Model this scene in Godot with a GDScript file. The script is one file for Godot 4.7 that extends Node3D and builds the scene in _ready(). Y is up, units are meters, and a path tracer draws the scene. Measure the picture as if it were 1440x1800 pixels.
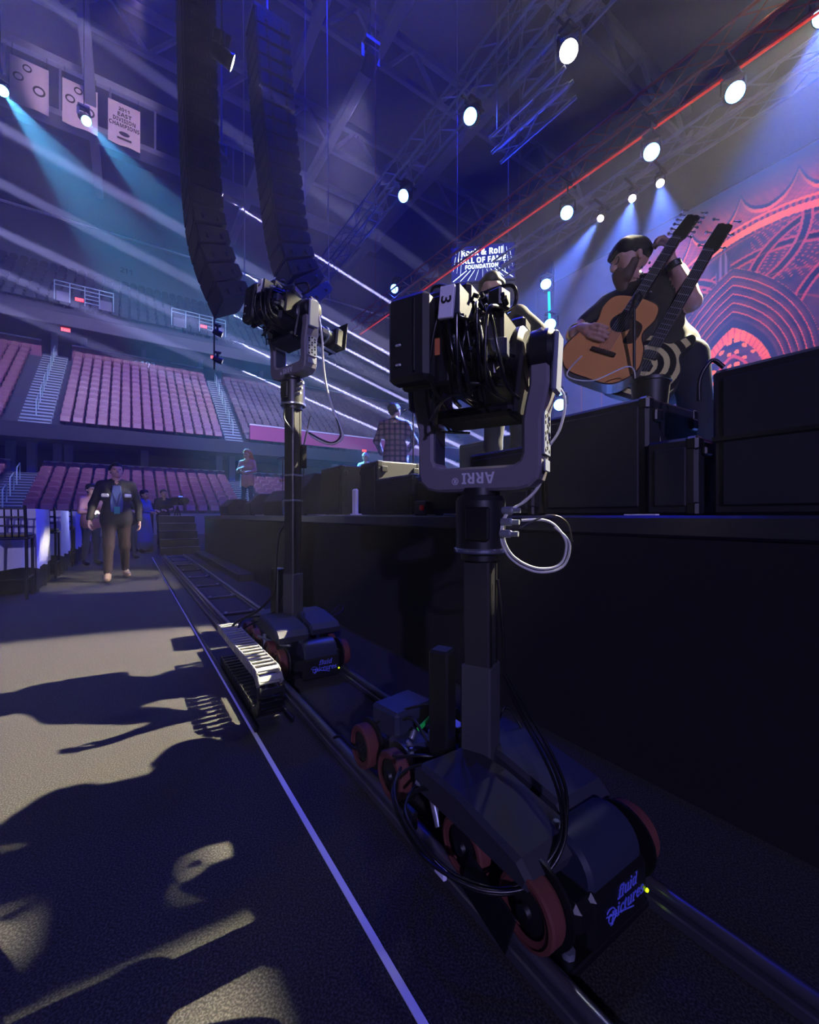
extends Node3D

# World: +X towards the stage, -Z away along the dolly track, metres. The camera stands one metre above the floor.
const EYE := Vector3(0, 1, 0)
const YAW := 0.58958
const BLUE := Color(0.10, 0.22, 1.0)
const LAV := Color(0.55, 0.60, 1.0)
const WARM := Color(1.0, 0.95, 0.80)
var M := {}
var used := {}
var rng := RandomNumberGenerator.new()


func _ready():
	camera_and_air()
	key_lights()
	materials()
	arena_shell()
	stage_build()
	stands()
	track_build()
	overhead()
	stage_gear()
	led_wall()
	dollies()
	tables()
	people()
	small_things()


func camera_and_air():
	var cam := Camera3D.new()
	cam.name = "camera"
	cam.projection = Camera3D.PROJECTION_FRUSTUM
	cam.near = 0.05
	cam.far = 200.0
	cam.size = 2.0 * 0.05 * 900.0 / 740.0
	cam.frustum_offset = Vector2(0, 0.05 * 6.0 / 740.0)
	cam.position = EYE
	cam.rotation = Vector3(0, -YAW, 0)
	add_child(cam)
	cam.current = true
	var we := WorldEnvironment.new()
	we.name = "air"
	var e := Environment.new()
	e.background_mode = Environment.BG_COLOR
	e.background_color = Color(0, 0, 0)
	e.tonemap_mode = Environment.TONE_MAPPER_LINEAR
	e.tonemap_exposure = 1.0
	e.sdfgi_enabled = true
	e.ssao_enabled = true
	e.ssil_enabled = true
	e.volumetric_fog_enabled = true
	e.volumetric_fog_density = FOG
	e.volumetric_fog_albedo = Color(0.95, 0.95, 1.0)
	e.volumetric_fog_anisotropy = 0.1
	we.environment = e
	add_child(we)

const FOG := 0.0032


# ---------------------------------------------------------------- lights

func spot(called, at: Vector3, towards: Vector3, c: Color, energy: float, angle: float, size := 0.1, soft := 0.3):
	var l := SpotLight3D.new()
	l.name = called
	l.position = at
	var up := Vector3.UP if absf(towards.normalized().y) < 0.98 else Vector3.RIGHT
	l.basis = Basis.looking_at(towards.normalized(), up)
	l.light_color = c
	l.light_energy = energy
	l.spot_range = 120.0
	l.spot_attenuation = 2.0
	l.spot_angle = angle
	l.spot_angle_attenuation = soft
	l.light_size = size
	l.shadow_enabled = true
	add_child(l, true)
	return l


func omni(called, at: Vector3, c: Color, energy: float, size := 0.1):
	var l := OmniLight3D.new()
	l.name = called
	l.position = at
	l.light_color = c
	l.light_energy = energy
	l.omni_range = 120.0
	l.omni_attenuation = 2.0
	l.light_size = size
	l.shadow_enabled = true
	add_child(l, true)
	return l


# ---------------------------------------------------------------- mesh builder

class MB:
	var v := PackedVector3Array()
	var n := PackedVector3Array()
	var uv := PackedVector2Array()

	func vtx(p: Vector3, q: Vector3, t := Vector2.ZERO):
		v.append(p); n.append(q); uv.append(t)

	func tri(a: Vector3, b: Vector3, c: Vector3):   # anticlockwise seen from outside
		var m := (b - a).cross(c - a)
		if m.length_squared() < 1e-16: return
		m = m.normalized()
		vtx(a, m); vtx(c, m); vtx(b, m)

	func tri_n(a, b, c, na, nb, nc):
		vtx(a, na); vtx(c, nc); vtx(b, nb)

	func quad(a, b, c, d):
		tri(a, b, c); tri(a, c, d)

	func quad_uv(a: Vector3, b: Vector3, c: Vector3, d: Vector3):   # a is lower left, anticlockwise
		var m := (b - a).cross(c - a).normalized()
		vtx(a, m, Vector2(0, 1)); vtx(c, m, Vector2(1, 0)); vtx(b, m, Vector2(1, 1))
		vtx(a, m, Vector2(0, 1)); vtx(d, m, Vector2(0, 0)); vtx(c, m, Vector2(1, 0))

	func out(a: Vector3, b: Vector3, c: Vector3, o: Vector3):
		if (b - a).cross(c - a).dot(a + b + c - o * 3.0) < 0: tri(a, c, b)
		else: tri(a, b, c)

	func outq(a, b, c, d, o):
		out(a, b, c, o); out(a, c, d, o)

	func box(at: Vector3, size: Vector3, bev := 0.0, turn := Basis()):
		var h := size * 0.5
		bev = minf(bev, minf(h.x, minf(h.y, h.z)) * 0.9)
		var p := {}
		for sx in [-1, 1]:
			for sy in [-1, 1]:
				for sz in [-1, 1]:
					var k := Vector3i(sx, sy, sz)
					var s := Vector3(sx, sy, sz)
					for a in 3:
						var q := s * (h - Vector3.ONE * bev)
						q[a] = s[a] * h[a]
						p[[k, a]] = at + turn * q
		for a in 3:
			var b := (a + 1) % 3
			var c := (a + 2) % 3
			for s in [-1, 1]:
				var ks := []
				for t in [[-1, -1], [1, -1], [1, 1], [-1, 1]]:
					var k := Vector3i()
					k[a] = s; k[b] = t[0]; k[c] = t[1]
					ks.append(p[[k, a]])
				outq(ks[0], ks[1], ks[2], ks[3], at)
			if bev > 0.0:
				for t in [[-1, -1], [1, -1], [1, 1], [-1, 1]]:
					var k0 := Vector3i()
					k0[a] = -1; k0[b] = t[0]; k0[c] = t[1]
					var k1 := k0
					k1[a] = 1
					outq(p[[k0, b]], p[[k1, b]], p[[k1, c]], p[[k0, c]], at)
		if bev > 0.0:
			for sx in [-1, 1]:
				for sy in [-1, 1]:
					for sz in [-1, 1]:
						var k := Vector3i(sx, sy, sz)
						out(p[[k, 0]], p[[k, 1]], p[[k, 2]], at)

	func tube(pts: Array, r, sides := 8, caps := true):
		var up := Vector3.UP
		var rings := []
		var norms := []
		var last := Vector3.ZERO
		for i in pts.size():
			var d: Vector3 = (pts[mini(i + 1, pts.size() - 1)] - pts[maxi(i - 1, 0)]).normalized()
			if i == 0:
				up = Vector3.UP if absf(d.y) < 0.9 else Vector3.RIGHT
			else:
				up = last
			var x := up.cross(d).normalized()
			var y := d.cross(x).normalized()
			last = y
			var ring := []
			var nn := []
			var rad: float = r[i] if (r is Array or r is PackedFloat32Array) else r
			for k in sides:
				var a := TAU * k / sides
				var m := x * cos(a) + y * sin(a)
				ring.append(pts[i] + m * rad)
				nn.append(m)
			rings.append(ring)
			norms.append(nn)
		for i in pts.size() - 1:
			for k in sides:
				var j := (k + 1) % sides
				tri_n(rings[i][k], rings[i][j], rings[i + 1][j], norms[i][k], norms[i][j], norms[i + 1][j])
				tri_n(rings[i][k], rings[i + 1][j], rings[i + 1][k], norms[i][k], norms[i + 1][j], norms[i + 1][k])
		if caps:
			for e in [0, pts.size() - 1]:
				for k in range(1, sides - 1):
					if e == 0: tri(rings[e][0], rings[e][k + 1], rings[e][k])
					else: tri(rings[e][0], rings[e][k], rings[e][k + 1])

	func bar(a: Vector3, b: Vector3, w: float, h: float, bev := 0.0):   # a square bar from a to b
		var d := b - a
		var z := d.normalized()
		var up := Vector3.UP if absf(z.y) < 0.95 else Vector3.RIGHT
		var x := up.cross(z).normalized()
		box((a + b) * 0.5, Vector3(w, h, d.length()), bev, Basis(x, z.cross(x), z))

	func lathe(prof: Array, xf: Transform3D, segs := 20):   # profile of Vector2(radius, height) round the local Y axis, from the bottom up
		for i in prof.size() - 1:
			var p: Vector2 = prof[i]
			var q: Vector2 = prof[i + 1]
			var t := Vector2(q.y - p.y, p.x - q.x).normalized()
			for k in segs:
				var a := TAU * k / segs
				var b := TAU * (k + 1) / segs
				var A := Vector3(cos(a), 0, -sin(a))
				var B := Vector3(cos(b), 0, -sin(b))
				var na := xf.basis * (A * t.x + Vector3(0, t.y, 0))
				var nb := xf.basis * (B * t.x + Vector3(0, t.y, 0))
				var p0 := xf * (A * p.x + Vector3(0, p.y, 0))
				var p1 := xf * (B * p.x + Vector3(0, p.y, 0))
				var q0 := xf * (A * q.x + Vector3(0, q.y, 0))
				var q1 := xf * (B * q.x + Vector3(0, q.y, 0))
				if p.x > 1e-6: tri_n(p0, p1, q1, na.normalized(), nb.normalized(), nb.normalized())
				if q.x > 1e-6: tri_n(p0, q1, q0, na.normalized(), nb.normalized(), na.normalized())

	func prism(poly: PackedVector2Array, depth: float, xf: Transform3D, bev := 0.0):   # poly in the local XY plane, extruded along local Z, centred
		if Geometry2D.is_polygon_clockwise(poly):
			poly.reverse()
		var h := depth * 0.5
		var face := poly
		if bev > 0.0:
			var inn := Geometry2D.offset_polygon(poly, -bev, Geometry2D.JOIN_MITER)
			if inn.size() == 1 and inn[0].size() == poly.size():
				face = inn[0]
				if Geometry2D.is_polygon_clockwise(face): face.reverse()
				var best := 0
				for i in face.size():
					if face[i].distance_squared_to(poly[0]) < face[best].distance_squared_to(poly[0]): best = i
				var turned := PackedVector2Array()
				for i in face.size(): turned.append(face[(i + best) % face.size()])
				face = turned
			else:
				bev = 0.0
		var idx := Geometry2D.triangulate_polygon(face)
		for i in range(0, idx.size(), 3):
			var a := face[idx[i]]
			var b := face[idx[i + 1]]
			var c := face[idx[i + 2]]
			if (b - a).cross(c - a) < 0:
				var t := b
				b = c
				c = t
			tri(xf * Vector3(a.x, a.y, h), xf * Vector3(b.x, b.y, h), xf * Vector3(c.x, c.y, h))
			tri(xf * Vector3(a.x, a.y, -h), xf * Vector3(c.x, c.y, -h), xf * Vector3(b.x, b.y, -h))
		for i in poly.size():
			var a := poly[i]
			var b := poly[(i + 1) % poly.size()]
			var g := h - bev
			quad(xf * Vector3(a.x, a.y, -g), xf * Vector3(b.x, b.y, -g), xf * Vector3(b.x, b.y, g), xf * Vector3(a.x, a.y, g))
			if bev > 0.0:
				var c := face[i]
				var d := face[(i + 1) % poly.size()]
				quad(xf * Vector3(a.x, a.y, g), xf * Vector3(b.x, b.y, g), xf * Vector3(d.x, d.y, h), xf * Vector3(c.x, c.y, h))
				quad(xf * Vector3(b.x, b.y, -g), xf * Vector3(a.x, a.y, -g), xf * Vector3(c.x, c.y, -h), xf * Vector3(d.x, d.y, -h))

	func ball(at: Vector3, r: Vector3, segs := 12, turn := Basis()):
		var prof := []
		for i in 9:
			prof.append(Vector2(sin(PI * i / 8.0), -cos(PI * i / 8.0)))
		for i in 8:
			for k in segs:
				var q := []
				for w in [[i, k], [i, k + 1], [i + 1, k + 1], [i + 1, k]]:
					var a: float = TAU * w[1] / segs
					q.append(Vector3(cos(a) * prof[w[0]].x, prof[w[0]].y, -sin(a) * prof[w[0]].x))
				var P := []
				var N := []
				for s in q:
					P.append(at + turn * (s * r))
					N.append((turn * (s / r)).normalized())
				if i > 0: tri_n(P[0], P[1], P[2], N[0], N[1], N[2])
				if i < 7: tri_n(P[0], P[2], P[3], N[0], N[2], N[3])

	func mesh() -> ArrayMesh:
		var a := []
		a.resize(Mesh.ARRAY_MAX)
		a[Mesh.ARRAY_VERTEX] = v
		a[Mesh.ARRAY_NORMAL] = n
		a[Mesh.ARRAY_TEX_UV] = uv
		var m := ArrayMesh.new()
		if v.size(): m.add_surface_from_arrays(Mesh.PRIMITIVE_TRIANGLES, a)
		return m


func spline(pts: Array, per := 6) -> Array:
	var out := []
	for i in pts.size() - 1:
		var a: Vector3 = pts[maxi(i - 1, 0)]
		var b: Vector3 = pts[i]
		var c: Vector3 = pts[i + 1]
		var d: Vector3 = pts[mini(i + 2, pts.size() - 1)]
		for k in per:
			out.append(b.cubic_interpolate(c, a, d, float(k) / per))
	out.append(pts[-1])
	return out


func rounded(w: float, h: float, r: float, per := 5) -> PackedVector2Array:
	var p := PackedVector2Array()
	for c in [[1, 1, 0], [-1, 1, 1], [-1, -1, 2], [1, -1, 3]]:
		for k in per + 1:
			var a: float = PI / 2 * (c[2] + float(k) / per)
			p.append(Vector2(c[0] * (w / 2 - r) + r * cos(a), c[1] * (h / 2 - r) + r * sin(a)))
	return p


# ---------------------------------------------------------------- naming

func numbered(n: String) -> String:
	var k: int = used.get(n, -1) + 1
	used[n] = k
	return n if k == 0 else "%s_%03d" % [n, k]


func thing(called: String, label: String, category: String, at := Vector3.ZERO, turn := 0.0, group := "") -> Node3D:
	var o := Node3D.new()
	o.name = numbered(called)
	add_child(o)
	o.position = at
	o.rotation.y = turn
	tag(o, label, category, group)
	return o


func tag(o, label: String, category := "", group := "", kind := ""):
	o.set_meta("label", label)
	if category: o.set_meta("category", category)
	if group: o.set_meta("group", group)
	if kind: o.set_meta("kind", kind)
	return o


func obj(called: String, b, m: Material, parent: Node = self) -> MeshInstance3D:
	var o := MeshInstance3D.new()
	o.name = numbered(called) if parent == self else called
	o.mesh = b.mesh() if b is MB else b
	o.material_override = m
	parent.add_child(o, true)
	return o


func struct(called: String, b, m: Material, label := "") -> MeshInstance3D:
	var o := obj(called, b, m)
	o.set_meta("kind", "structure")
	if label: o.set_meta("label", label)
	return o


func text_mesh(s: String, height: float, depth := 0.004, face := "Droid Sans", bold := true) -> TextMesh:
	var t := TextMesh.new()
	var f := SystemFont.new()
	f.font_names = PackedStringArray([face])
	f.font_weight = 700 if bold else 400
	t.font = f
	t.text = s
	t.font_size = 64
	t.pixel_size = height / 64.0
	t.depth = depth
	return t


func mat(key: String, c: Color, rough := 0.6, metal := 0.0) -> StandardMaterial3D:
	var m := StandardMaterial3D.new()
	m.resource_name = key
	m.albedo_color = c
	m.roughness = rough
	m.metallic = metal
	M[key] = m
	return m


func glow(key: String, c: Color, e: float) -> StandardMaterial3D:
	var m := mat(key, Color(0.02, 0.02, 0.02), 0.4)
	m.emission_enabled = true
	m.emission = c
	m.emission_energy_multiplier = e
	return m


func noise_tex(freq: float, lo: float, hi: float, size := 512, kind := FastNoiseLite.TYPE_SIMPLEX_SMOOTH, oct := 3, sd := 1) -> ImageTexture:
	var f := FastNoiseLite.new()
	f.seed = sd
	f.noise_type = kind
	f.frequency = freq
	f.fractal_octaves = oct
	var im := f.get_seamless_image(size, size)
	im.convert(Image.FORMAT_RGB8)
	var d := im.get_data()
	for i in d.size():
		d[i] = int(255.0 * lerpf(lo, hi, d[i] / 255.0))
	return ImageTexture.create_from_image(Image.create_from_data(size, size, false, Image.FORMAT_RGB8, d))


# ---------------------------------------------------------------- the lights that make the picture: each has its fitting built in overhead()

const KEY_AT := Vector3(10.6, 10.2, -0.5)
const BLUES := [Vector3(8.35, 8.0, -2.79), Vector3(8.35, 7.97, -4.13), Vector3(8.38, 7.95, -6.03), Vector3(8.4, 9.6, -13.6), Vector3(5.70, 9.0, -6.34), Vector3(5.73, 9.0, -8.85)]
const TOWER := [Vector3(8.3, 6.53, -6.55), Vector3(8.3, 5.52, -6.43), Vector3(8.3, 3.84, -6.16), Vector3(8.3, 3.56, -6.16)]
const CONES := [Vector3(9.46, 8.1, -4.5), Vector3(9.46, 8.15, -5.1), Vector3(9.46, 8.15, -5.87), Vector3(9.6, 9.3, -1.95)]
const CONE_AIM := [Vector3(-6.2, -7.0, 3.1), Vector3(-6.0, -7.1, 2.6), Vector3(-6.0, -7.1, 0.4), Vector3(-5.2, -8.3, 0.6)]
const KEY_AT_FAR := Vector3(10.6, 11.4, -1.0)
const ADDED_BANNER_LAMP := Vector3(0.5, 20.0, -18.0)  # added lamp out of view, brightens the banners
const ADDED_BEAMS := [Vector3(1.9, 8.72, -11.0), Vector3(1.9, 7.15, -11.0), Vector3(1.9, 6.62, -11.0), Vector3(1.9, 6.0, -11.0), Vector3(1.9, 5.37, -11.0), Vector3(1.9, 4.72, -11.0)]  # added lamps that brighten the beams right of the speaker column
const TEAL := [Vector3(-4.7, 20.15, -26), Vector3(-1.69, 20.36, -26)]
const TEAL_AIM := [Vector3(9.2, -19.1, 15.2), Vector3(9.7, -19.4, 15.5)]
const WASH := Vector3(-5.5, 5.6, 12.0)
const ADDED_BLUE_WASH := [Vector3(2.0, 18.0, -9.0), Vector3(10.0, 25.0, -12.0), Vector3(0.0, 28.0, -18.0)]  # added lamps out of view that turn the haze blue
const CONE_DIR := Vector3(-1.06, -0.855, 0.49)
const STAR := Vector3(6.0, 8.6, -4.28)
const HOUSE := [Vector3(-3.0, 21.0, -17.0), Vector3(9.0, 21.0, -17.0)]
# front-of-house beams that cross the hall towards the stage: a place each one passes through (left to right)
const FOH_DIR := Vector3(1.886, -0.53, 0.06)
const FOH := [Vector3(1.65, 9.0, -7.96), Vector3(4.9, 11.5, -13.0), Vector3(7.25, 6.1, -11.2), Vector3(7.25, 5.3, -11.8), Vector3(7.25, 4.55, -12.4), Vector3(7.25, 4.1, -13.6), Vector3(7.0, 3.5, -14.2)]


func key_lights():
	spot("key_light", KEY_AT + Vector3(-0.25, -0.24, -0.03), Vector3(-10.8, -10.2, -1.25), WARM, 2000.0, 10.5, 0.03, 0.15)
	spot("key_light", KEY_AT_FAR + Vector3(-0.27, -0.29, -0.175), Vector3(-10.6, -11.4, -6.9), WARM, 700.0, 4.5, 0.03, 0.3)
	spot("front_wash_light", WASH + Vector3(0.1, -0.12, -0.3), Vector3(5.6, -4.9, -16.0), Color(0.70, 0.66, 1.0), 115.0, 24.0, 0.2, 0.6)
	for i in BLUES.size():
		spot("blue_lamp_light", BLUES[i] + Vector3(-0.16, -0.1, 0.05), Vector3(-1.0, -0.75, 0.55), BLUE, 8.0, 62.0, 0.1, 0.6)
	for i in TOWER.size():
		spot("tower_lamp_light", TOWER[i] + Vector3(-0.16, 0, 0.07), Vector3(-1.0, -0.1, 0.6), BLUE, 8.0, 60.0, 0.1, 0.6)
	for i in CONES.size():
		spot("beam_lamp_light", CONES[i] + CONE_AIM[i].normalized() * 0.16, CONE_AIM[i], Color(0.36, 0.52, 1.0), 3400.0 if i < 3 else 2000.0, [6.0, 7.5, 8.0][i] if i < 3 else 12.0, 0.05, 0.5)
	spot("star_lamp_light", STAR + Vector3(-0.14, -0.12, 0.08), Vector3(-0.8, -1.0, 0.5), Color(0.9, 0.92, 1.0), 5.0, 30.0, 0.1, 0.8)
	for p in HOUSE:
		spot("house_lamp_light", p + Vector3(0, -0.2, -0.1), Vector3(0, -0.62, -1.0), Color(0.84, 0.80, 1.0), 480.0, 42.0, 0.4, 0.9)
	spot("added_banner_light", ADDED_BANNER_LAMP + Vector3(-0.1, 0.2, -0.45), Vector3(-2.0, 7.3, -16.0), Color(1.0, 0.9, 0.95), 230.0, 13.0, 0.1, 0.5)
	for p in ADDED_BLUE_WASH:
		spot("added_blue_wash_light", p + Vector3(0, -0.25, 0), Vector3(-0.2, -1.0, -0.5), Color(0.07, 0.12, 1.0), 260.0, 60.0, 0.2, 0.8)
	for i in FOH.size():
		var back := 22.0 if i > 0 else 0.0
		spot("front_beam_light", FOH[i] - FOH_DIR.normalized() * back, FOH_DIR, Color(0.72, 0.72, 1.0), 260000.0 * [1.0, 0.5, 1.0, 0.8, 1.0, 0.7, 0.5][i] if i else 9000.0, 0.5 if i else 0.8, 0.03, 0.25)

	for i in ADDED_BEAMS.size():
		spot("added_beam_light", ADDED_BEAMS[i] + FOH_DIR.normalized() * 0.13, FOH_DIR, Color(0.74, 0.73, 1.0), 800000.0 * [0.7, 1.0, 1.0, 0.6, 0.8, 0.7][i], 0.5, 0.02, 0.25)


func materials():
	var carpet := mat("carpet", Color(0.33, 0.327, 0.31), 0.95)
	carpet.albedo_texture = noise_tex(0.055, 0.0, 1.0, 512, FastNoiseLite.TYPE_SIMPLEX_SMOOTH, 4, 3)
	carpet.uv1_triplanar = true
	carpet.uv1_world_triplanar = true
	carpet.uv1_scale = Vector3(5, 5, 5)
	mat("black", Color(0.045, 0.045, 0.055), 0.45)
	mat("deck", Color(0.16, 0.16, 0.18), 0.35)
	var sk := mat("drape", Color(0.035, 0.035, 0.045), 0.95)
	sk.rim_enabled = true
	sk.rim = 0.1
	mat("concrete", Color(0.42, 0.43, 0.46), 0.85)
	mat("concrete_dark", Color(0.20, 0.21, 0.25), 0.85)
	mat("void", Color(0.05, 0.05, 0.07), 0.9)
	mat("steel", Color(0.55, 0.57, 0.62), 0.4, 0.6)
	mat("cable", Color(0.06, 0.06, 0.07), 0.35)
	mat("plastic", Color(0.05, 0.05, 0.06), 0.4)
	mat("plastic_lit", Color(0.5, 0.5, 0.48), 0.4)  # lit copy of the chain plastic, for its upper run
	mat("panel", Color(0.10, 0.10, 0.13), 0.5)
	mat("cabinet", Color(0.085, 0.085, 0.105), 0.6)
	mat("wood", Color(0.62, 0.42, 0.26), 0.5)
	mat("roof_steel", Color(0.40, 0.42, 0.52), 0.6)
	mat("white", Color(0.85, 0.85, 0.88), 0.6)
	mat("tape", Color(0.92, 0.92, 0.95), 0.6)


func arena_shell():
	var b := MB.new()
	b.box(Vector3(-14, -0.15, -14), Vector3(96, 0.3, 64))
	struct("floor", b, M.carpet)
	b = MB.new(); b.box(Vector3(-14, 33.2, -14), Vector3(96, 0.4, 64)); struct("ceiling", b, M.concrete_dark)
	b = MB.new(); b.box(Vector3(-14, 16.5, -46.2), Vector3(96, 33.0, 0.4)); struct("wall_back", b, M.concrete_dark)
	b = MB.new(); b.box(Vector3(-62.2, 16.5, -14), Vector3(0.4, 33.0, 64)); struct("wall_left", b, M.concrete_dark)
	b = MB.new(); b.box(Vector3(34.2, 16.5, -14), Vector3(0.4, 33.0, 64)); struct("wall_right", b, M.concrete_dark)
	b = MB.new(); b.box(Vector3(-14, 16.5, 18.2), Vector3(96, 33.0, 0.4)); struct("wall_front", b, M.concrete_dark)


func stage_build():
	var t := thing("stage", "long black stage a metre high with a draped front beside the dolly track", "stage")
	var b := MB.new()
	b.box(Vector3(6.29, 0.96, -4.4), Vector3(9.36, 0.08, 14.8), 0.01)
	obj("deck", b, M.deck, t)
	b = MB.new()
	b.box(Vector3(1.635, 0.46, -4.4), Vector3(0.02, 0.92, 14.8))
	obj("skirt", b, M.drape, t)
	b = MB.new(); b.box(Vector3(6.29, 0.46, -11.79), Vector3(9.3, 0.92, 0.02)); obj("skirt", b, M.drape, t)


# ---------------------------------------------------------------- the far stands

const ORD := ["first", "second", "third", "fourth", "fifth", "sixth", "seventh", "eighth", "ninth", "tenth", "eleventh", "twelfth", "thirteenth", "fourteenth", "fifteenth", "sixteenth"]


func seat_meshes() -> Array:
	var back := MB.new()
	var p := PackedVector2Array([Vector2(-0.24, 0.36), Vector2(0.24, 0.36), Vector2(0.25, 0.62)])
	for k in 9:
		var a := PI * k / 8.0
		p.append(Vector2(0.25 * cos(a), 0.68 + 0.19 * sin(a)))
	p.append(Vector2(-0.25, 0.62))
	back.prism(p, 0.07, Transform3D(Basis(Vector3.RIGHT, -0.16), Vector3(0, 0, 0.0)), 0.02)
	var pan := MB.new()
	pan.box(Vector3(0, 0.43, 0.13), Vector3(0.46, 0.34, 0.09), 0.03, Basis(Vector3.RIGHT, -0.35))
	var foot := MB.new()
	foot.box(Vector3(0, 0.18, 0.02), Vector3(0.08, 0.36, 0.1))
	var arm := MB.new()
	arm.box(Vector3(0.275, 0.44, 0.12), Vector3(0.03, 0.06, 0.3), 0.01)
	return [back.mesh(), pan.mesh(), foot.mesh(), arm.mesh()]


func seat_block(called: String, label: String, ms: Array, m: Material, x0: float, n: int, pitch: float, rows: Array, z0: float, dz: float, y0: float, dy: float):
	var all := MB.new()
	var src := []
	for q in ms: src.append(q.surface_get_arrays(0))
	for a in src:
		all.v.append_array(a[Mesh.ARRAY_VERTEX])
		all.n.append_array(a[Mesh.ARRAY_NORMAL])
		all.uv.append_array(a[Mesh.ARRAY_TEX_UV])
	var mm := MultiMesh.new()
	mm.transform_format = MultiMesh.TRANSFORM_3D
	mm.mesh = all.mesh()
	mm.instance_count = n * rows.size()
	var i := 0
	for r in rows:
		for c in n:
			mm.set_instance_transform(i, Transform3D(Basis(), Vector3(x0 + pitch * c, y0 + dy * r, z0 - dz * r)))
			i += 1
	var o := MultiMeshInstance3D.new()
	o.name = numbered(called)
	o.multimesh = mm
	o.material_override = m
	add_child(o)
	tag(o, label, "seats", "", "stuff")


func seat_rows(where: String, grp: String, ms: Array, m: Material, x0: float, n: int, pitch: float, rows: int, z0: float, dz: float, y0: float, dy: float):
	var proto: Node3D
	for r in rows:
		for c in n:
			var o: Node3D
			if proto == null:
				proto = thing("arena_seat", "seat", "seat")
				obj("backrest", ms[0], m, proto)
				obj("seat_pan", ms[1], m, proto)
				obj("seat_frame", ms[2], M.seat_frame, proto)
				obj("armrest", ms[3], M.seat_frame, proto)
				o = proto
			else:
				o = proto.duplicate()
				o.name = numbered("arena_seat")
				add_child(o)
			o.position = Vector3(x0 + pitch * c, y0 + dy * r, z0 - dz * r)
			tag(o, "maroon folding seat in the %s, %s row up, %s from its left end" % [where, ORD[r], ORD[c]], "seat", grp)


func terrace(called: String, x0: float, x1: float, rows: int, z0: float, dz: float, y0: float, dy: float, m: Material):
	var b := MB.new()
	for r in rows:
		b.box(Vector3((x0 + x1) / 2, y0 + dy * r - 0.3, z0 - dz * r - dz * 0.1), Vector3(x1 - x0, 0.6, dz * 1.0))
	struct(called, b, m)


func aisle(label: String, x: float, w: float, rows: int, z0: float, dz: float, y0: float, dy: float):
	var t := thing("aisle_stairs", label, "stairs", Vector3(x, 0, 0))
	for r in rows * 2:
		var b := MB.new()
		b.box(Vector3(0, y0 + dy * r * 0.5 - 0.14, z0 + 0.3 - dz * r * 0.5), Vector3(w, 0.3, dz * 0.56))
		obj("step", b, M.step, t)
		b = MB.new(); b.box(Vector3(0, y0 + dy * r * 0.5 - 0.05, z0 + 0.305 - dz * r * 0.5 + dz * 0.28), Vector3(w, 0.10, 0.02))
		obj("step_edge", b, M.concrete_dark, t)  # dark strip added as riser shade, so the treads stand apart
	var k := 0
	for r in range(1, rows - 1, 2):
		var b := MB.new()
		var z := z0 - dz * r
		var y := y0 + dy * r
		b.tube([Vector3(0, y, z + 0.3), Vector3(0, y + 0.9, z + 0.3), Vector3(0, y + 0.9 + dy, z - dz + 0.3), Vector3(0, y + dy, z - dz + 0.3)], 0.03, 6)
		obj("handrail", b, M.rail, t)


func exit_sign(at: Vector3, label: String, s := 1.0):
	var t := thing("exit_sign", label, "exit sign", at, 0.0, "red exit signs in the stands")
	var b := MB.new(); b.box(Vector3.ZERO, Vector3(0.62, 0.34, 0.1) * s, 0.02); obj("sign_box", b, M.void, t)
	b = MB.new(); b.box(Vector3(0, 0, 0.055) * s, Vector3(0.56, 0.28, 0.01) * s); obj("sign_face", b, M.exit_red, t)
	var x := obj("lettering", text_mesh("EXIT", 0.26 * s, 0.01), M.exit_text, t)
	x.position = Vector3(0, 0, 0.068) * s


func guard_rail(label: String, x0: float, x1: float, y: float, z: float):
	var t := thing("guard_rail", label, "railing", Vector3((x0 + x1) / 2, y, z))
	var w := (x1 - x0) / 2
	for s in [-1, 1]:
		var b := MB.new(); b.box(Vector3(s * w * 0.72, 0.35, 0), Vector3(w * 0.45, 0.7, 0.15), 0.01); obj("kerb_wall", b, M.concrete, t)
	for k in 5:
		var b := MB.new()
		b.tube([Vector3(-w, 0.25 + 0.28 * k, 0.12), Vector3(w, 0.25 + 0.28 * k, 0.12)] if k > 2 else [Vector3(w * 0.0, 0.25 + 0.28 * k, 0.12), Vector3(w * 0.5, 0.25 + 0.28 * k, 0.12)], 0.035, 6)
		obj("rail", b, M.rail, t)
	for x in [-1.0, -0.5, 0.0, 0.5, 1.0]:
		var b := MB.new(); b.tube([Vector3(x * w, 0, 0.12), Vector3(x * w, 1.4, 0.12)], 0.035, 6); obj("post", b, M.rail, t)
	var b2 := MB.new(); b2.box(Vector3(0, -0.55, -0.6), Vector3(w * 1.2, 1.9, 0.1)); obj("portal", b2, M.void, t)


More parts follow.
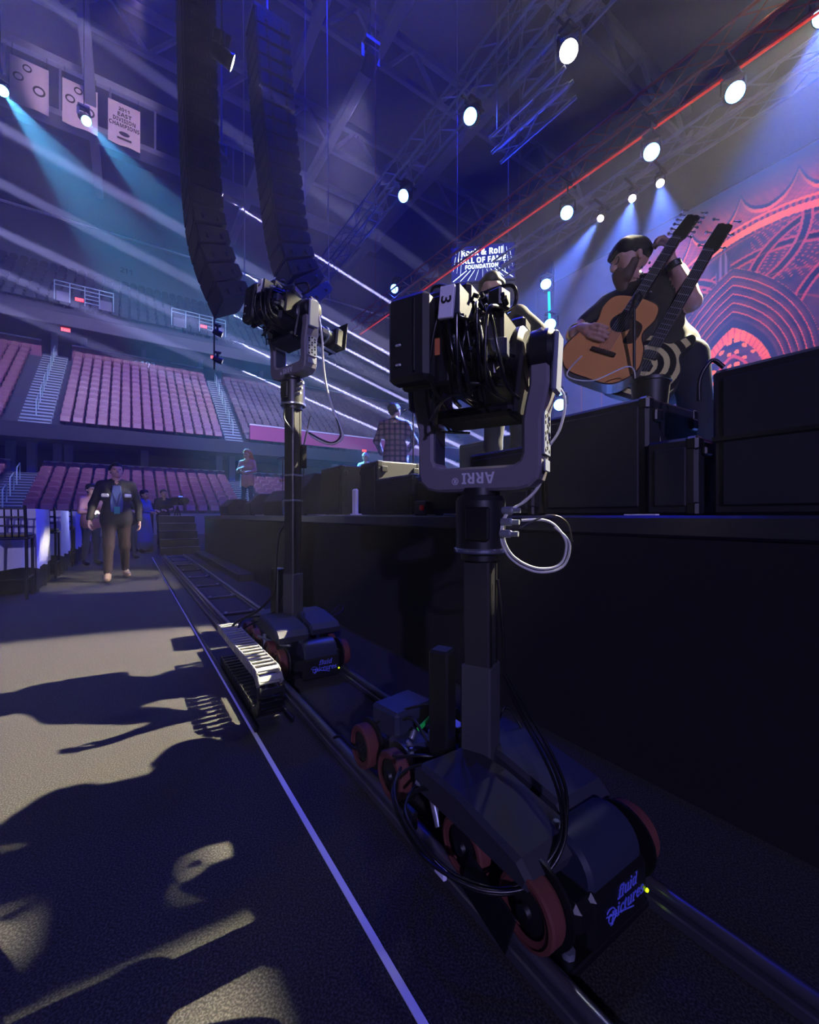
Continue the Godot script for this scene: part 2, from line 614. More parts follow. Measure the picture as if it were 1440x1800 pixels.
func stands():
	mat("seat_red", Color(0.40, 0.20, 0.24), 0.45)
	mat("seat_dark", Color(0.27, 0.17, 0.22), 0.5)
	mat("seat_grey", Color(0.16, 0.20, 0.22), 0.6)
	mat("seat_frame", Color(0.10, 0.10, 0.12), 0.6)
	mat("step", Color(0.62, 0.70, 0.68), 0.8)
	mat("rail", Color(0.62, 0.74, 0.70), 0.4, 0.2)  # teal light on the railings is put into this colour
	mat("parapet", Color(0.46, 0.24, 0.34), 0.7)
	mat("pillar", Color(0.55, 0.57, 0.66), 0.7)
	mat("fascia", Color(0.10, 0.11, 0.16), 0.6)
	mat("upper_wall", Color(0.36, 0.40, 0.42), 0.9)
	glow("exit_red", Color(1.0, 0.05, 0.04), 1.6)
	glow("exit_text", Color(1.0, 0.45, 0.4), 1.6)
	var ms := seat_meshes()
	# lower stand
	terrace("floor", -26, 30, 8, -25.8, 0.74, 0.95, 0.32, M.concrete_dark)
	seat_rows("lower stand", "maroon seats of the lower stand", ms, M.seat_red, -3.75, 16, 0.6, 8, -25.8, 0.74, 0.95, 0.32)
	seat_block("seat_rows", "maroon seats of the lower stand left of the aisle", ms, M.seat_red, -16.5, 19, 0.6, range(8), -25.8, 0.74, 0.95, 0.32)
	seat_block("seat_rows", "maroon seats of the lower stand right of the woman on stage", ms, M.seat_red, 7.2, 30, 0.6, range(8), -25.8, 0.74, 0.95, 0.32)
	aisle("pale aisle stairs climbing the lower stand beside the tables", -4.75, 1.2, 8, -25.8, 0.74, 0.95, 0.32)
	aisle("pale aisle stairs climbing the lower stand behind the woman on stage", 6.3, 1.1, 8, -25.8, 0.74, 0.95, 0.32)
	var b := MB.new(); b.box(Vector3(2, 0.55, -25.2), Vector3(56, 1.1, 0.12), 0.01); struct("wall_low", b, M.concrete)
	for s in [[-26.0, -5.4], [-4.0, 5.6], [6.9, 30.0]]:
		b = MB.new(); b.box(Vector3((s[0] + s[1]) / 2, 3.6, -31.75), Vector3(s[1] - s[0], 0.9, 0.15)); struct("trim", b, M.concrete)
		b = MB.new(); b.box(Vector3((s[0] + s[1]) / 2, 4.09, -31.75), Vector3(s[1] - s[0], 0.08, 0.22)); struct("trim", b, M.white)
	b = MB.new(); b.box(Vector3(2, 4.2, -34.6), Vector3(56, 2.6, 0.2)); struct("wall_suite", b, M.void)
	for x in [-5.5, -4.6, -3.45, -2.95, 0.9, 5.35, 6.2, 9.8, 14.2]:
		b = MB.new(); b.box(Vector3(x, 4.2, -32.3), Vector3(0.42, 2.6, 0.42), 0.02); struct("pillar", b, M.pillar)
	# middle stand
	b = MB.new(); b.box(Vector3(2, 5.55, -29.95), Vector3(56, 0.85, 0.3), 0.03); struct("trim", b, M.fascia)
	b = MB.new(); b.box(Vector3(2, 5.35, -32.5), Vector3(56, 0.3, 5.0)); struct("ceiling", b, M.concrete)
	terrace("floor", -26, 30, 13, -30.7, 0.66, 6.0, 0.5, M.concrete_dark)
	seat_rows("middle stand", "maroon seats of the middle stand", ms, M.seat_red, -2.95, 15, 0.57, 11, -30.7, 0.66, 6.0, 0.5)
	seat_block("seat_rows", "maroon seats of the two top rows of the middle stand", ms, M.seat_red, -2.95, 15, 0.57, [11, 12], -30.7, 0.66, 6.0, 0.5)
	seat_block("seat_rows", "maroon seats of the middle stand left of the long stairs", ms, M.seat_red, -15.5, 18, 0.57, range(13), -30.7, 0.66, 6.0, 0.5)
	seat_block("seat_rows", "maroon seats of the middle stand behind the far camera head", ms, M.seat_dark, 7.0, 36, 0.57, range(13), -30.7, 0.66, 6.0, 0.5)
	aisle("long pale aisle stairs between the left blocks of the middle stand", -4.25, 1.35, 13, -30.7, 0.66, 6.0, 0.5)
	aisle("long pale aisle stairs between the middle stand and the far camera head", 6.05, 1.1, 13, -30.7, 0.66, 6.0, 0.5)
	for s in [[-26.0, -5.1], [-3.4, 5.3], [6.8, 30.0]]:
		b = MB.new(); b.box(Vector3((s[0] + s[1]) / 2, 12.75, -39.4), Vector3(s[1] - s[0], 1.3, 0.15)); struct("trim", b, M.parapet)
		b = MB.new(); b.box(Vector3((s[0] + s[1]) / 2, 13.44, -39.4), Vector3(s[1] - s[0], 0.09, 0.22)); struct("trim", b, M.white)
	var sg := obj("section_sign", text_mesh("< 103", 0.62, 0.03), M.white)
	sg.position = Vector3(1.05, 12.95, -39.28)
	tag(sg, "pale section number lettered on the maroon wall above the middle stand", "sign")
	b = MB.new(); b.box(Vector3(20.0, 6.75, -30.35), Vector3(26.0, 1.0, 0.14), 0.01); struct("trim", b, M.magenta if M.has("magenta") else mat("magenta", Color(0.62, 0.22, 0.42), 0.6))
	b = MB.new(); b.box(Vector3(20.0, 7.29, -30.35), Vector3(26.0, 0.08, 0.2)); struct("trim", b, M.white)
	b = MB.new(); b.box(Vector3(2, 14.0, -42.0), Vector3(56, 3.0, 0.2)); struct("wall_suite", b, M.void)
	b = MB.new(); b.box(Vector3(2, 12.0, -40.8), Vector3(56, 0.3, 3.0)); struct("floor", b, M.concrete_dark)
	for x in [-10.0, -4.45, -2.75, 1.05, 5.15, 6.6, 10.2, 14.4, 19.0]:
		b = MB.new(); b.box(Vector3(x, 13.6, -39.9), Vector3(0.36, 2.4, 0.36), 0.02); struct("pillar", b, M.pillar)
	# upper stand
	b = MB.new(); b.box(Vector3(2, 14.35, -37.0), Vector3(56, 0.9, 0.3), 0.03); struct("trim", b, M.fascia)
	b = MB.new(); b.box(Vector3(2, 14.45, -41.0), Vector3(56, 0.3, 8.0)); struct("ceiling", b, M.concrete_dark)
	terrace("floor", -26, 32, 9, -37.9, 0.8, 15.0, 0.7, M.concrete_dark)
	seat_block("seat_rows", "dark grey green seats of the upper stand under the pale wall", ms, M.seat_grey, -20.0, 82, 0.6, range(1, 9), -37.9, 0.8, 15.0, 0.7)
	b = MB.new(); b.box(Vector3(2, 23.1, -45.2), Vector3(56, 4.9, 0.2)); struct("wall_upper", b, M.upper_wall)
	b = MB.new(); b.box(Vector3(2, 25.6, -45.1), Vector3(56, 0.14, 0.35)); struct("trim", b, M.white)
	for s in [["211", -0.1, 22.7], ["201", 8.6, 21.9], ["201", 16.0, 21.9]]:
		var x := obj("section_sign", text_mesh(s[0], 0.6, 0.03), M.fascia)
		x.position = Vector3(s[1], s[2], -45.08)
		tag(x, "dark section number on the pale upper wall, " + ["above the first railing", "beside the curved speaker column", "right of the second speaker column"][int(s[1] > 5) + int(s[1] > 10)], "sign")
	guard_rail("railing with teal light painted in round the upper stand entrance nearest the left edge", -4.3, -0.9, 16.2, -38.6)
	guard_rail("railing with teal light painted in round the upper stand entrance behind the curved speaker column", 2.9, 6.9, 16.2, -38.6)
	exit_sign(Vector3(-4.29, 5.35, -30.2), "red exit sign under the fascia at the left edge", 0.9)
	exit_sign(Vector3(6.37, 5.3, -30.2), "red exit sign under the fascia above the woman on stage", 0.8)
	exit_sign(Vector3(-3.56, 13.75, -37.2), "red exit sign over the left aisle stairs of the middle stand", 0.9)
	exit_sign(Vector3(5.8, 13.8, -37.2), "red exit sign over the right aisle stairs of the middle stand", 0.9)
	exit_sign(Vector3(-2.9, 16.5, -38.4), "red exit sign in the left railed entrance of the upper stand", 0.9)
	exit_sign(Vector3(5.2, 16.6, -38.4), "red exit sign in the right railed entrance of the upper stand", 0.9)
	exit_sign(Vector3(15.8, 6.2, -30.2), "small red exit sign beside the man in the plaid shirt", 0.7)


# ---------------------------------------------------------------- overhead

func track_build():
	var b := MB.new(); b.box(Vector3(0.482, 0.002, -5.2), Vector3(0.017, 0.003, 13.0))
	tag(obj("floor_tape", b, M.tape), "long thin white tape line on the dark floor beside the dolly track", "tape")
	mat("rail_steel", Color(0.48, 0.48, 0.54), 0.3, 0.8)
	var t := thing("dolly_track", "long pair of dark steel dolly rails with cross bars along the stage", "track")
	for x in [0.735, 1.125]:
		b = MB.new()
		b.tube([Vector3(x, 0.048, 1.2), Vector3(x, 0.048, -11.6)], 0.017, 10)
		b.box(Vector3(x, 0.016, -5.2), Vector3(0.05, 0.03, 12.8), 0.004)
		obj("rail", b, M.rail_steel, t)
	for k in 13:
		b = MB.new(); b.box(Vector3(0.93, 0.015, 0.4 - k * 0.98), Vector3(0.38, 0.022, 0.06), 0.004)
		var cb := obj("cross_bar", b, M.black, t)
		for s in [-1, 1]:
			b = MB.new(); b.lathe([Vector2(0.016, 0), Vector2(0.016, 0.014), Vector2(0.0, 0.016)], Transform3D(Basis(), Vector3(0.93 + 0.12 * s, 0.026, 0.4 - k * 0.98)), 8)
			obj("bolt", b, M.steel, cb)
	for x in [0.47, 0.66]:
		b = MB.new(); b.box(Vector3(x + (0.02 if x < 0.5 else 0.0), 0.012, -6.8), Vector3(0.014, 0.024, 9.6), 0.003)
		obj("chain_guide", b, M.black, t)
	# drag chain: a lower run on the floor, a bend and an upper run back towards the far dolly
	t = thing("cable_carrier", "black link cable carrier curling up from the floor beside the far dolly", "cable chain")
	var path := []
	for k in 16: path.append([Vector3(0.57, 0.04, -3.0 + k * 0.055), 0.0])
	for k in 6:
		var a := PI * (k + 0.5) / 6.0
		path.append([Vector3(0.57, 0.135 - 0.095 * cos(a), -2.14 + 0.095 * sin(a)), a])
	for k in 18: path.append([Vector3(0.57, 0.23, -2.17 - k * 0.055), 0.0])
	for q in path:
		b = MB.new()
		var bs := Basis(Vector3.RIGHT, -q[1])
		for s in [-1, 1]: b.box(q[0] + bs * Vector3(s * 0.055, 0, 0), Vector3(0.012, 0.05, 0.05), 0.004, bs)
		b.box(q[0] + bs * Vector3(0, 0.02, 0), Vector3(0.11, 0.008, 0.018), 0.002, bs)
		b.box(q[0] + bs * Vector3(0, -0.02, 0), Vector3(0.11, 0.008, 0.03), 0.002, bs)
		obj("chain_link", b, M.plastic if q[0].y < 0.2 else M.plastic_lit, t)


func truss(called: String, label: String, a: Vector3, c: Vector3, w: float, m: Material, strip: Material = null):
	var t := thing(called, label, "truss")
	var d := (c - a).normalized()
	var x := Vector3.UP.cross(d).normalized()
	var y := d.cross(x).normalized()
	var cs := []
	for s in [[1, 1], [-1, 1], [-1, -1], [1, -1]]:
		var o: Vector3 = (x * s[0] + y * s[1]) * w * 0.5
		cs.append(o)
		var b := MB.new(); b.tube([a + o, c + o], 0.03, 6); obj("chord", b, m, t)
	var n := int((c - a).length() / (w * 1.25))
	for f in 4:
		var b := MB.new()
		for k in n:
			var p: Vector3 = a.lerp(c, float(k) / n) + cs[f if k % 2 == 0 else (f + 1) % 4]
			var q: Vector3 = a.lerp(c, float(k + 1) / n) + cs[(f + 1) % 4 if k % 2 == 0 else f]
			b.tube([p, q], 0.014, 4, false)
		var o := obj("lacing", b, m, t)
		o.set_meta("kind", "stuff")
	for e in [a.lerp(c, 0.12), a.lerp(c, 0.88)]:
		var b := MB.new(); b.tube([e + cs[0], Vector3(e.x + cs[0].x, 33.0, e.z + cs[0].z)], 0.012, 5); obj("hanging_cable", b, m, t)
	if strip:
		var b := MB.new(); b.bar(a + cs[2] * 1.2, c + cs[2] * 1.2, 0.03, 0.03); obj("glow_strip", b, strip, t)  # glowing strips stand in for orange light on the chords
		b = MB.new(); b.bar(a + cs[1] * 1.2, c + cs[1] * 1.2, 0.03, 0.03); obj("glow_strip", b, strip, t)


func lamp(called: String, label: String, grp: String, lens: Vector3, towards: Vector3, r: float, lens_mat: Material, hang: float, body: Material = null):
	# the middle of the lens sits at «lens»; the head points along «towards» and hangs «hang» below what carries it
	var d := towards.normalized()
	var x := Vector3.UP.cross(d).normalized()
	var y := d.cross(x).normalized()
	var bs := Basis(x, y, d)
	var t := thing(called, label, "stage light", lens - d * (r * 1.6), 0.0, grp)
	var bm: Material = body if body else M.black
	var b := MB.new()
	b.lathe([Vector2(0, -r * 1.5), Vector2(r * 0.75, -r * 1.5), Vector2(r * 1.0, -r * 1.0), Vector2(r * 1.05, r * 1.2), Vector2(r * 1.2, r * 1.5), Vector2(r * 1.1, r * 1.55)], Transform3D(Basis(x, d, -y), Vector3.ZERO), 18)
	obj("head", b, bm, t)
	b = MB.new()
	b.lathe([Vector2(r * 1.1, r * 1.5), Vector2(r * 0.8, r * 1.58), Vector2(0.0, r * 1.62)], Transform3D(Basis(x, d, -y), Vector3.ZERO), 18)
	obj("lens", b, lens_mat, t)
	b = MB.new()
	for s in [-1, 1]: b.bar(x * s * r * 1.3, x * s * r * 1.3 + Vector3(0, r * 2.0, 0), r * 0.22, r * 0.5, 0.01)
	b.bar(x * r * -1.4 + Vector3(0, r * 2.1, 0), x * r * 1.4 + Vector3(0, r * 2.1, 0), r * 0.5, r * 0.4, 0.01)
	obj("yoke", b, bm, t)
	b = MB.new(); b.box(Vector3(0, r * 2.5, 0), Vector3(r * 2.4, r * 0.6, r * 1.8), 0.02); obj("base", b, bm, t)
	if hang > 0.0:   # the height of the chord or roof that it hangs from
		var up := hang - t.position.y
		b = MB.new(); b.tube([Vector3(0, r * 2.7, 0), Vector3(0, up, 0)], 0.02, 6); obj("clamp", b, bm, t)
		if up < 3.0:
			b = MB.new(); b.box(Vector3(0, up, 0), Vector3(0.62, 0.04, 0.05), 0.006); obj("clamp_bar", b, bm, t)


func line_array(label: String, pts: Array, n: int, w: float, d: float, m: Material, last: Material, z: float):
	var t := thing("speaker_array", label, "speakers")
	var sp := spline(pts, 8)
	var total := 0.0
	for i in sp.size() - 1: total += sp[i].distance_to(sp[i + 1])
	var i := 0
	var run := 0.0
	for k in n:
		var want := total * (k + 0.5) / n
		while i < sp.size() - 2 and run + sp[i].distance_to(sp[i + 1]) < want:
			run += sp[i].distance_to(sp[i + 1])
			i += 1
		var dir: Vector3 = (sp[i + 1] - sp[i]).normalized()
		var p: Vector3 = sp[i] + dir * (want - run)
		var y := -dir
		var x := y.cross(Vector3(0, 0, 1)).normalized()
		var h := total / n
		var b := MB.new()
		var hw := d * 0.5
		b.prism(PackedVector2Array([Vector2(-hw, h * 0.49), Vector2(-hw, -h * 0.49), Vector2(hw * 0.7, -h * 0.40), Vector2(hw, -h * 0.30), Vector2(hw, h * 0.30), Vector2(hw * 0.7, h * 0.40)]), w, Transform3D(Basis(x, y, x.cross(y)), p), 0.015)
		var c := obj("cabinet", b, last if k == n - 1 else m, t)
		for s in [-1, 1]:
			b = MB.new(); b.box(p + x * (s * hw * 0.45) + Vector3(0, 0, w / 2 + 0.012) - y * h * 0.1, Vector3(0.05, 0.09, 0.03), 0.008, Basis(x, y, x.cross(y))); obj("rigging_plate", b, M.black, c)
		b = MB.new(); b.box(p - x * (hw + 0.012), Vector3(0.02, h * 0.86, w * 0.9), 0.004, Basis(x, y, x.cross(y))); obj("grille", b, M.grille, c)
	var b2 := MB.new()
	b2.box(sp[0] + Vector3(0, 0.12, 0), Vector3(d * 1.1, 0.12, w * 0.8), 0.02)
	obj("frame", b2, M.black, t)
	b2 = MB.new(); b2.tube([sp[0] + Vector3(0, 0.1, 0), sp[0] + Vector3(0, 33.0 - sp[0].y, 0)], 0.025, 6); obj("hanging_chain", b2, M.steel, t)
	var e: Vector3 = sp[-1]
	b2 = MB.new(); b2.tube([e + Vector3(d * 0.42, 0.15, 0), e + Vector3(d * 0.40, 1.0, 0), e + Vector3(d * 0.15, 33.0 - e.y, 0)], 0.012, 5); obj("pull_back_cable", b2, M.steel, t)


func overhead():
	glow("lens_blue", Color(0.40, 0.68, 1.0), 12.0)
	glow("lens_white", Color(1.0, 0.97, 0.88), 16.0)
	glow("lens_warm", Color(1.0, 0.93, 0.82), 9.0)
	glow("lens_teal", Color(0.6, 1.0, 1.0), 5.0)
	glow("glow_orange", Color(1.0, 0.22, 0.06), 0.5)
	mat("truss", Color(0.42, 0.45, 0.55), 0.45, 0.5)
	mat("truss_warm", Color(0.50, 0.26, 0.16), 0.5, 0.3)  # reddish base carries the orange light on the chords
	mat("grille", Color(0.10, 0.10, 0.13), 0.75)
	mat("blue_box", Color(0.20, 0.26, 0.50), 0.5)  # blue light on the foot cabinet put into its colour; also one lamp body
	truss("lighting_truss", "long box truss, orange light painted on, slanting over the stage above the blue lamps", Vector3(8.45, 8.75, 1.5), Vector3(8.45, 9.4, -17.0), 0.42, M.truss_warm, M.glow_orange)
	truss("lighting_truss", "dark box truss carrying the two blue lamps left of the brightest white lamp", Vector3(5.75, 9.65, -3.0), Vector3(5.75, 9.65, -17.0), 0.45, M.truss)
	truss("lighting_truss", "dark box truss carrying the row of three small white beam lamps", Vector3(9.7, 8.75, -0.5), Vector3(9.7, 8.75, -9.5), 0.4, M.truss)
	truss("lighting_truss", "short dark truss that carries the brightest white lamp at the top", Vector3(6.2, 9.3, -2.9), Vector3(6.2, 9.3, -5.6), 0.35, M.truss)
	truss("lighting_truss", "small ladder truss hanging under the dark truss between two blue lamps", Vector3(5.95, 8.0, -4.2), Vector3(5.65, 7.75, -5.6), 0.3, M.truss)
	var where := ["largest blue lamp under the orange lit truss, nearest the right edge", "blue lamp under the orange lit truss, second from the right edge", "blue lamp under the orange lit truss, third from the right edge", "small blue lamp under the far left end of the orange lit truss", "larger blue lamp under the dark truss left of the brightest lamp", "smaller blue lamp under the dark truss beside the thin lavender beam"]
	for i in BLUES.size():
		lamp("stage_light", where[i], "", BLUES[i], Vector3(-1.0, -0.75, 0.55), 0.125 if i != 3 else 0.14, M.lens_blue, 8.75 + (1.5 - BLUES[i].z) / 18.5 * 0.65 - 0.24 if i < 4 else 9.4)
	where = ["blue lamp at the top of the upright teal lit post", "blue lamp at the foot of the upright teal lit post", "small blue lamp above the lowest lamp beside the near camera head", "bright blue lamp low beside the near camera head on stage"]
	for i in TOWER.size():
		lamp("stage_light", where[i], "", TOWER[i], Vector3(-1.0, -0.1, 0.6), [0.11, 0.12, 0.06, 0.12][i], M.lens_blue, 0.0)
	var tw := thing("lighting_post", "thin upright post with a glowing teal tube between two blue lamps", "post", Vector3(8.62, 1.0, -6.6))
	var b := MB.new(); b.tube([Vector3.ZERO, Vector3(0, 6.2, 0)], 0.04, 8); obj("pole", b, M.black, tw)
	b = MB.new(); b.box(Vector3(0, 0.02, 0), Vector3(0.7, 0.04, 0.7), 0.01); obj("base", b, M.black, tw)
	b = MB.new(); b.tube([Vector3(-0.27, 4.66, 0.12), Vector3(-0.27, 5.33, 0.1)], 0.03, 8); obj("led_tube", b, glow("teal_tube", Color(0.1, 0.75, 0.85), 1.8), tw)
	where = ["uppermost of the three small white beam lamps above the guitarist", "middle one of the three small white beam lamps above the guitarist", "lowest of the three small white beam lamps above the guitarist"]
	for i in 3:
		lamp("beam_light", where[i], "", CONES[i], CONE_AIM[i], 0.07, M.lens_warm, 8.52)
	lamp("beam_light", "large beam lamp on the truss just beyond the right edge", "", CONES[3], CONE_AIM[3], 0.16, M.lens_blue, 32.98)
	lamp("spotlight", "brightest white lamp at the top with a star of glare", "", STAR, Vector3(-0.8, -1.0, 0.5), 0.13, M.lens_white, 9.1)
	lamp("spotlight", "strong warm spotlight high behind the stage beyond the right edge", "", KEY_AT + Vector3(-0.2, -0.2, -0.03), Vector3(-10.8, -10.2, -2.6), 0.16, M.lens_warm, 32.98)
	lamp("spotlight", "second warm spotlight high behind the stage, out of the frame above the video wall", "", KEY_AT_FAR + Vector3(-0.2, -0.215, -0.13), Vector3(-10.6, -11.4, -6.9), 0.16, M.lens_warm, 32.98)
	lamp("spotlight", "lavender wash spotlight over the audience side, behind the viewer", "", WASH, Vector3(5.6, -4.9, -16.0), 0.2, M.lens_blue, 32.98)
	for i in 3:
		lamp("stage_light", "added unseen deep blue wash lamp %s" % ["hanging above the dollies beyond the top edge", "hanging high over the stage beyond the top edge", "hanging high in front of the stands"][i], "", ADDED_BLUE_WASH[i], Vector3(-0.2, -1.0, -0.5), 0.2, M.lens_blue, 32.98)
	for i in FOH.size():
		var p: Vector3 = FOH[i] - FOH_DIR.normalized() * (22.0 if i > 0 else 0.0)
		lamp("spotlight", "bright white lamp left of the curved speaker columns, sending out a thin beam" if i == 0 else "narrow front spotlight over the audience, lamp %s from the top" % ORD[i - 1], "", p - FOH_DIR.normalized() * 0.1, FOH_DIR, 0.12, M.lens_white if i == 0 else M.lens_warm, 32.98)
	lamp("stage_light", "dim blue lamp hanging beside the first curved speaker column", "", Vector3(1.6, 8.95, -10.0), Vector3(-0.8, 0.1, 0.6), 0.10, M.lens_blue, 32.98, M.blue_box)
	for i in 2:
		var p: Vector3 = TEAL[i]
		var d: Vector3 = TEAL_AIM[i].normalized()
		lamp("spotlight", ["teal spotlight at the left edge under the banners", "teal spotlight in front of the white banners"][i], "", p, d, 0.2, M.lens_teal, 32.98)
		spot("teal_lamp_light", p + d * 0.12, d, Color(0.35, 0.8, 1.0), [5000.0, 3000.0][i], 6.5, 0.05, 0.4)
	lamp("house_light", "added unseen lamp that lights the banners, beyond the top edge", "", ADDED_BANNER_LAMP, Vector3(-2.0, 7.3, -16.0), 0.2, M.lens_warm, 32.98)
	for i in 2:
		lamp("house_light", ["house lamp high over the floor beyond the top edge, left one", "house lamp high over the floor beyond the top edge, right one"][i], "", HOUSE[i], Vector3(0, -0.62, -1.0), 0.3, M.lens_warm, 32.98)
	var hp := thing("added_lamp_pole", "added thin dark pole hanging behind the first curved speaker column", "pole", Vector3(1.72, 4.5, -11.0))  # added only to carry the extra beam lamps
	b = MB.new(); b.tube([Vector3.ZERO, Vector3(0, 28.48, 0)], 0.02, 6); obj("pole", b, M.black, hp)
	for i in ADDED_BEAMS.size():
		lamp("spotlight", "added narrow beam lamp on the added pole behind the speaker column, %s from the top" % ORD[i], "", ADDED_BEAMS[i], FOH_DIR, 0.07, M.lens_warm, 0.0)
	line_array("tall curved black speaker column hanging left of the far camera head", [Vector3(1.08, 10.9, -8.95), Vector3(1.11, 9.23, -8.95), Vector3(1.16, 7.63, -8.95), Vector3(1.25, 6.56, -8.95), Vector3(1.43, 5.85, -8.95), Vector3(1.74, 5.15, -8.95)], 18, 0.95, 0.56, M.cabinet, M.cabinet, 0)
	line_array("tall curved black speaker column right of the far camera, blue light painted at its foot", [Vector3(2.7, 12.2, -10), Vector3(2.83, 10.43, -10), Vector3(2.99, 8.9, -10), Vector3(3.17, 7.62, -10), Vector3(3.45, 6.75, -10), Vector3(3.93, 6.2, -10)], 19, 0.95, 0.75, M.cabinet, M.blue_box, 0)
	# steel under the roof, the catwalk and its banners
	for q in [[-30.0, 31.3, 0.55], [-22.0, 30.5, 0.5], [-14.0, 30.0, 0.5], [-6.0, 30.0, 0.5]]:
		b = MB.new(); b.box(Vector3(2, q[1], q[0]), Vector3(63, q[2], q[2] * 0.8), 0.03); struct("trim", b, M.roof_steel)
		b = MB.new(); b.box(Vector3(2, q[1] - 2.4, q[0]), Vector3(63, q[2] * 0.7, q[2] * 0.6), 0.03); struct("trim", b, M.roof_steel)
		b = MB.new()
		for k in 16:
			b.bar(Vector3(-29 + k * 4.0, q[1], q[0]), Vector3(-27 + k * 4.0, q[1] - 2.4, q[0]), 0.22, 0.22)
			b.bar(Vector3(-27 + k * 4.0, q[1] - 2.4, q[0]), Vector3(-25 + k * 4.0, q[1], q[0]), 0.22, 0.22)
		struct("trim", b, M.roof_steel)
	for x in [-12.0, -2.0, 8.5, 12.1, 20.0]:
		b = MB.new(); b.box(Vector3(x, 28.0, -22.0), Vector3(0.55, 0.7, 44.0), 0.03); struct("trim", b, M.roof_steel)
	b = MB.new(); b.box(Vector3(0, 29.75, -34.6), Vector3(40, 0.5, 0.4), 0.03); struct("trim", b, M.pillar)
	b = MB.new(); b.box(Vector3(0, 26.6, -35.2), Vector3(40, 0.4, 1.2), 0.03); struct("trim", b, M.roof_steel)
	for k in 14:
		b = MB.new(); b.box(Vector3(-14 + k * 2.6, 28.1, -34.75), Vector3(0.12, 3.0, 0.12)); struct("trim", b, M.roof_steel)
	mat("banner", Color(0.80, 0.72, 0.78), 0.9)
	mat("banner_print", Color(0.16, 0.06, 0.12), 0.9)
	for k in 3:
		var x0: float = [-1.1, -3.45, -5.9][k]
		var bn := thing("banner", ["pinkish white division champions banner hanging from the catwalk", "white banner with dark round emblems partly behind the teal spotlight", "white banner at the left edge, half hidden behind a dark lamp"][k], "banner", Vector3(x0 + 0.9, 27.3, -34.3))
		b = MB.new()
		for i in 8:
			for j in 8:
				var f := func(u: float, w: float) -> Vector3: return Vector3(-0.9 + 1.8 * u, 1.4 - 2.8 * w, 0.05 * sin(u * 9.0 + w * 2.0) * w)
				var P: Array = [f.call(i / 8.0, (j + 1) / 8.0), f.call((i + 1) / 8.0, (j + 1) / 8.0), f.call((i + 1) / 8.0, j / 8.0), f.call(i / 8.0, j / 8.0)]
				b.quad(P[0], P[1], P[2], P[3])
				var o := Vector3(0, 0, -0.02)
				b.quad(P[1] + o, P[0] + o, P[3] + o, P[2] + o)
		obj("cloth", b, M.banner, bn)
		for s in [-1, 1]:
			b = MB.new(); b.tube([Vector3(s * 0.8, 1.38, 0), Vector3(s * 0.8, 2.3, -0.12)], 0.012, 5); obj("cord", b, M.banner_print, bn)
		if k == 0:
			var lines := ["2011", "EAST", "DIVISION", "CHAMPIONS"]
			for i in 4:
				var l := obj("lettering", text_mesh(lines[i], [0.30, 0.36, 0.36, 0.36][i], 0.02), M.banner_print, bn)
				l.position = Vector3(0, 0.95 - 0.36 * i, 0.07)
				if i > 1: l.scale.x = 0.8
			b = MB.new(); b.ball(Vector3(0, -0.65, 0.07), Vector3(0.3, 0.14, 0.02)); obj("emblem", b, M.banner_print, bn)
			b = MB.new(); b.box(Vector3(0, -1.0, 0.07), Vector3(0.8, 0.12, 0.02)); obj("emblem", b, M.banner_print, bn)
		else:
			for s in [[-0.5, 0.2, 0.25], [0.45, -0.2, 0.3], [-0.1, 0.9, 0.22]]:
				b = MB.new(); b.lathe([Vector2(s[2] * 0.7, 0), Vector2(s[2] * 0.7, 0.03), Vector2(s[2], 0.03), Vector2(s[2], 0)], Transform3D(Basis(Vector3.RIGHT, PI / 2), Vector3(s[0], s[1], 0.05)), 16)
				obj("emblem", b, M.banner_print, bn)
	# the lit sign far beyond the stage
	var sg := thing("video_screen", "bright blue and white video sign reading Hall of Fame above the dark haired musician", "screen", Vector3(14.02, 13.0, -14.7), -0.95 + 0.2)
	b = MB.new(); b.box(Vector3(0, 0, -0.1), Vector3(3.05, 1.75, 0.2), 0.02); obj("housing", b, M.black, sg)
	b = MB.new(); b.box(Vector3(0, 0, 0.01), Vector3(2.95, 1.65, 0.02)); obj("picture", b, glow("screen_blue", Color(0.03, 0.08, 0.5), 1.0), sg)
	glow("screen_white", Color(0.85, 0.93, 1.0), 2.6)
	var sl := ["Rock & Roll", "HALL OF FAME", "FOUNDATION"]
	for i in 3:
		var l := obj("lettering", text_mesh(sl[i], [0.40, 0.36, 0.26][i], 0.02), M.screen_white, sg)
		l.position = Vector3(-0.05, [0.52, 0.14, -0.16][i], 0.03)
		l.scale.x = 0.92
	for k in 9:
		var u := (k - 4) / 4.0
		b = MB.new(); b.bar(Vector3(u * 0.75, -0.32, 0.03), Vector3(u * 1.4, -0.8, 0.03), 0.03 + 0.05 * absf(u), 0.01); obj("light_line", b, M.screen_white, sg)
	for s in [-1, 1]:
		for k in 3:
			b = MB.new(); b.bar(Vector3(s * (0.95 + k * 0.15), 0.75 - k * 0.1, 0.03), Vector3(s * (1.05 + k * 0.17), -0.5 + k * 0.1, 0.03), 0.035, 0.01); obj("light_line", b, M.screen_white, sg)
	for s in [-1, 1]:
		b = MB.new(); b.tube([Vector3(s * 1.2, 0.85, -0.1), Vector3(s * 1.2, 19.0, -0.1)], 0.02, 5); obj("hanging_cable", b, M.steel, sg)


# ---------------------------------------------------------------- on the stage

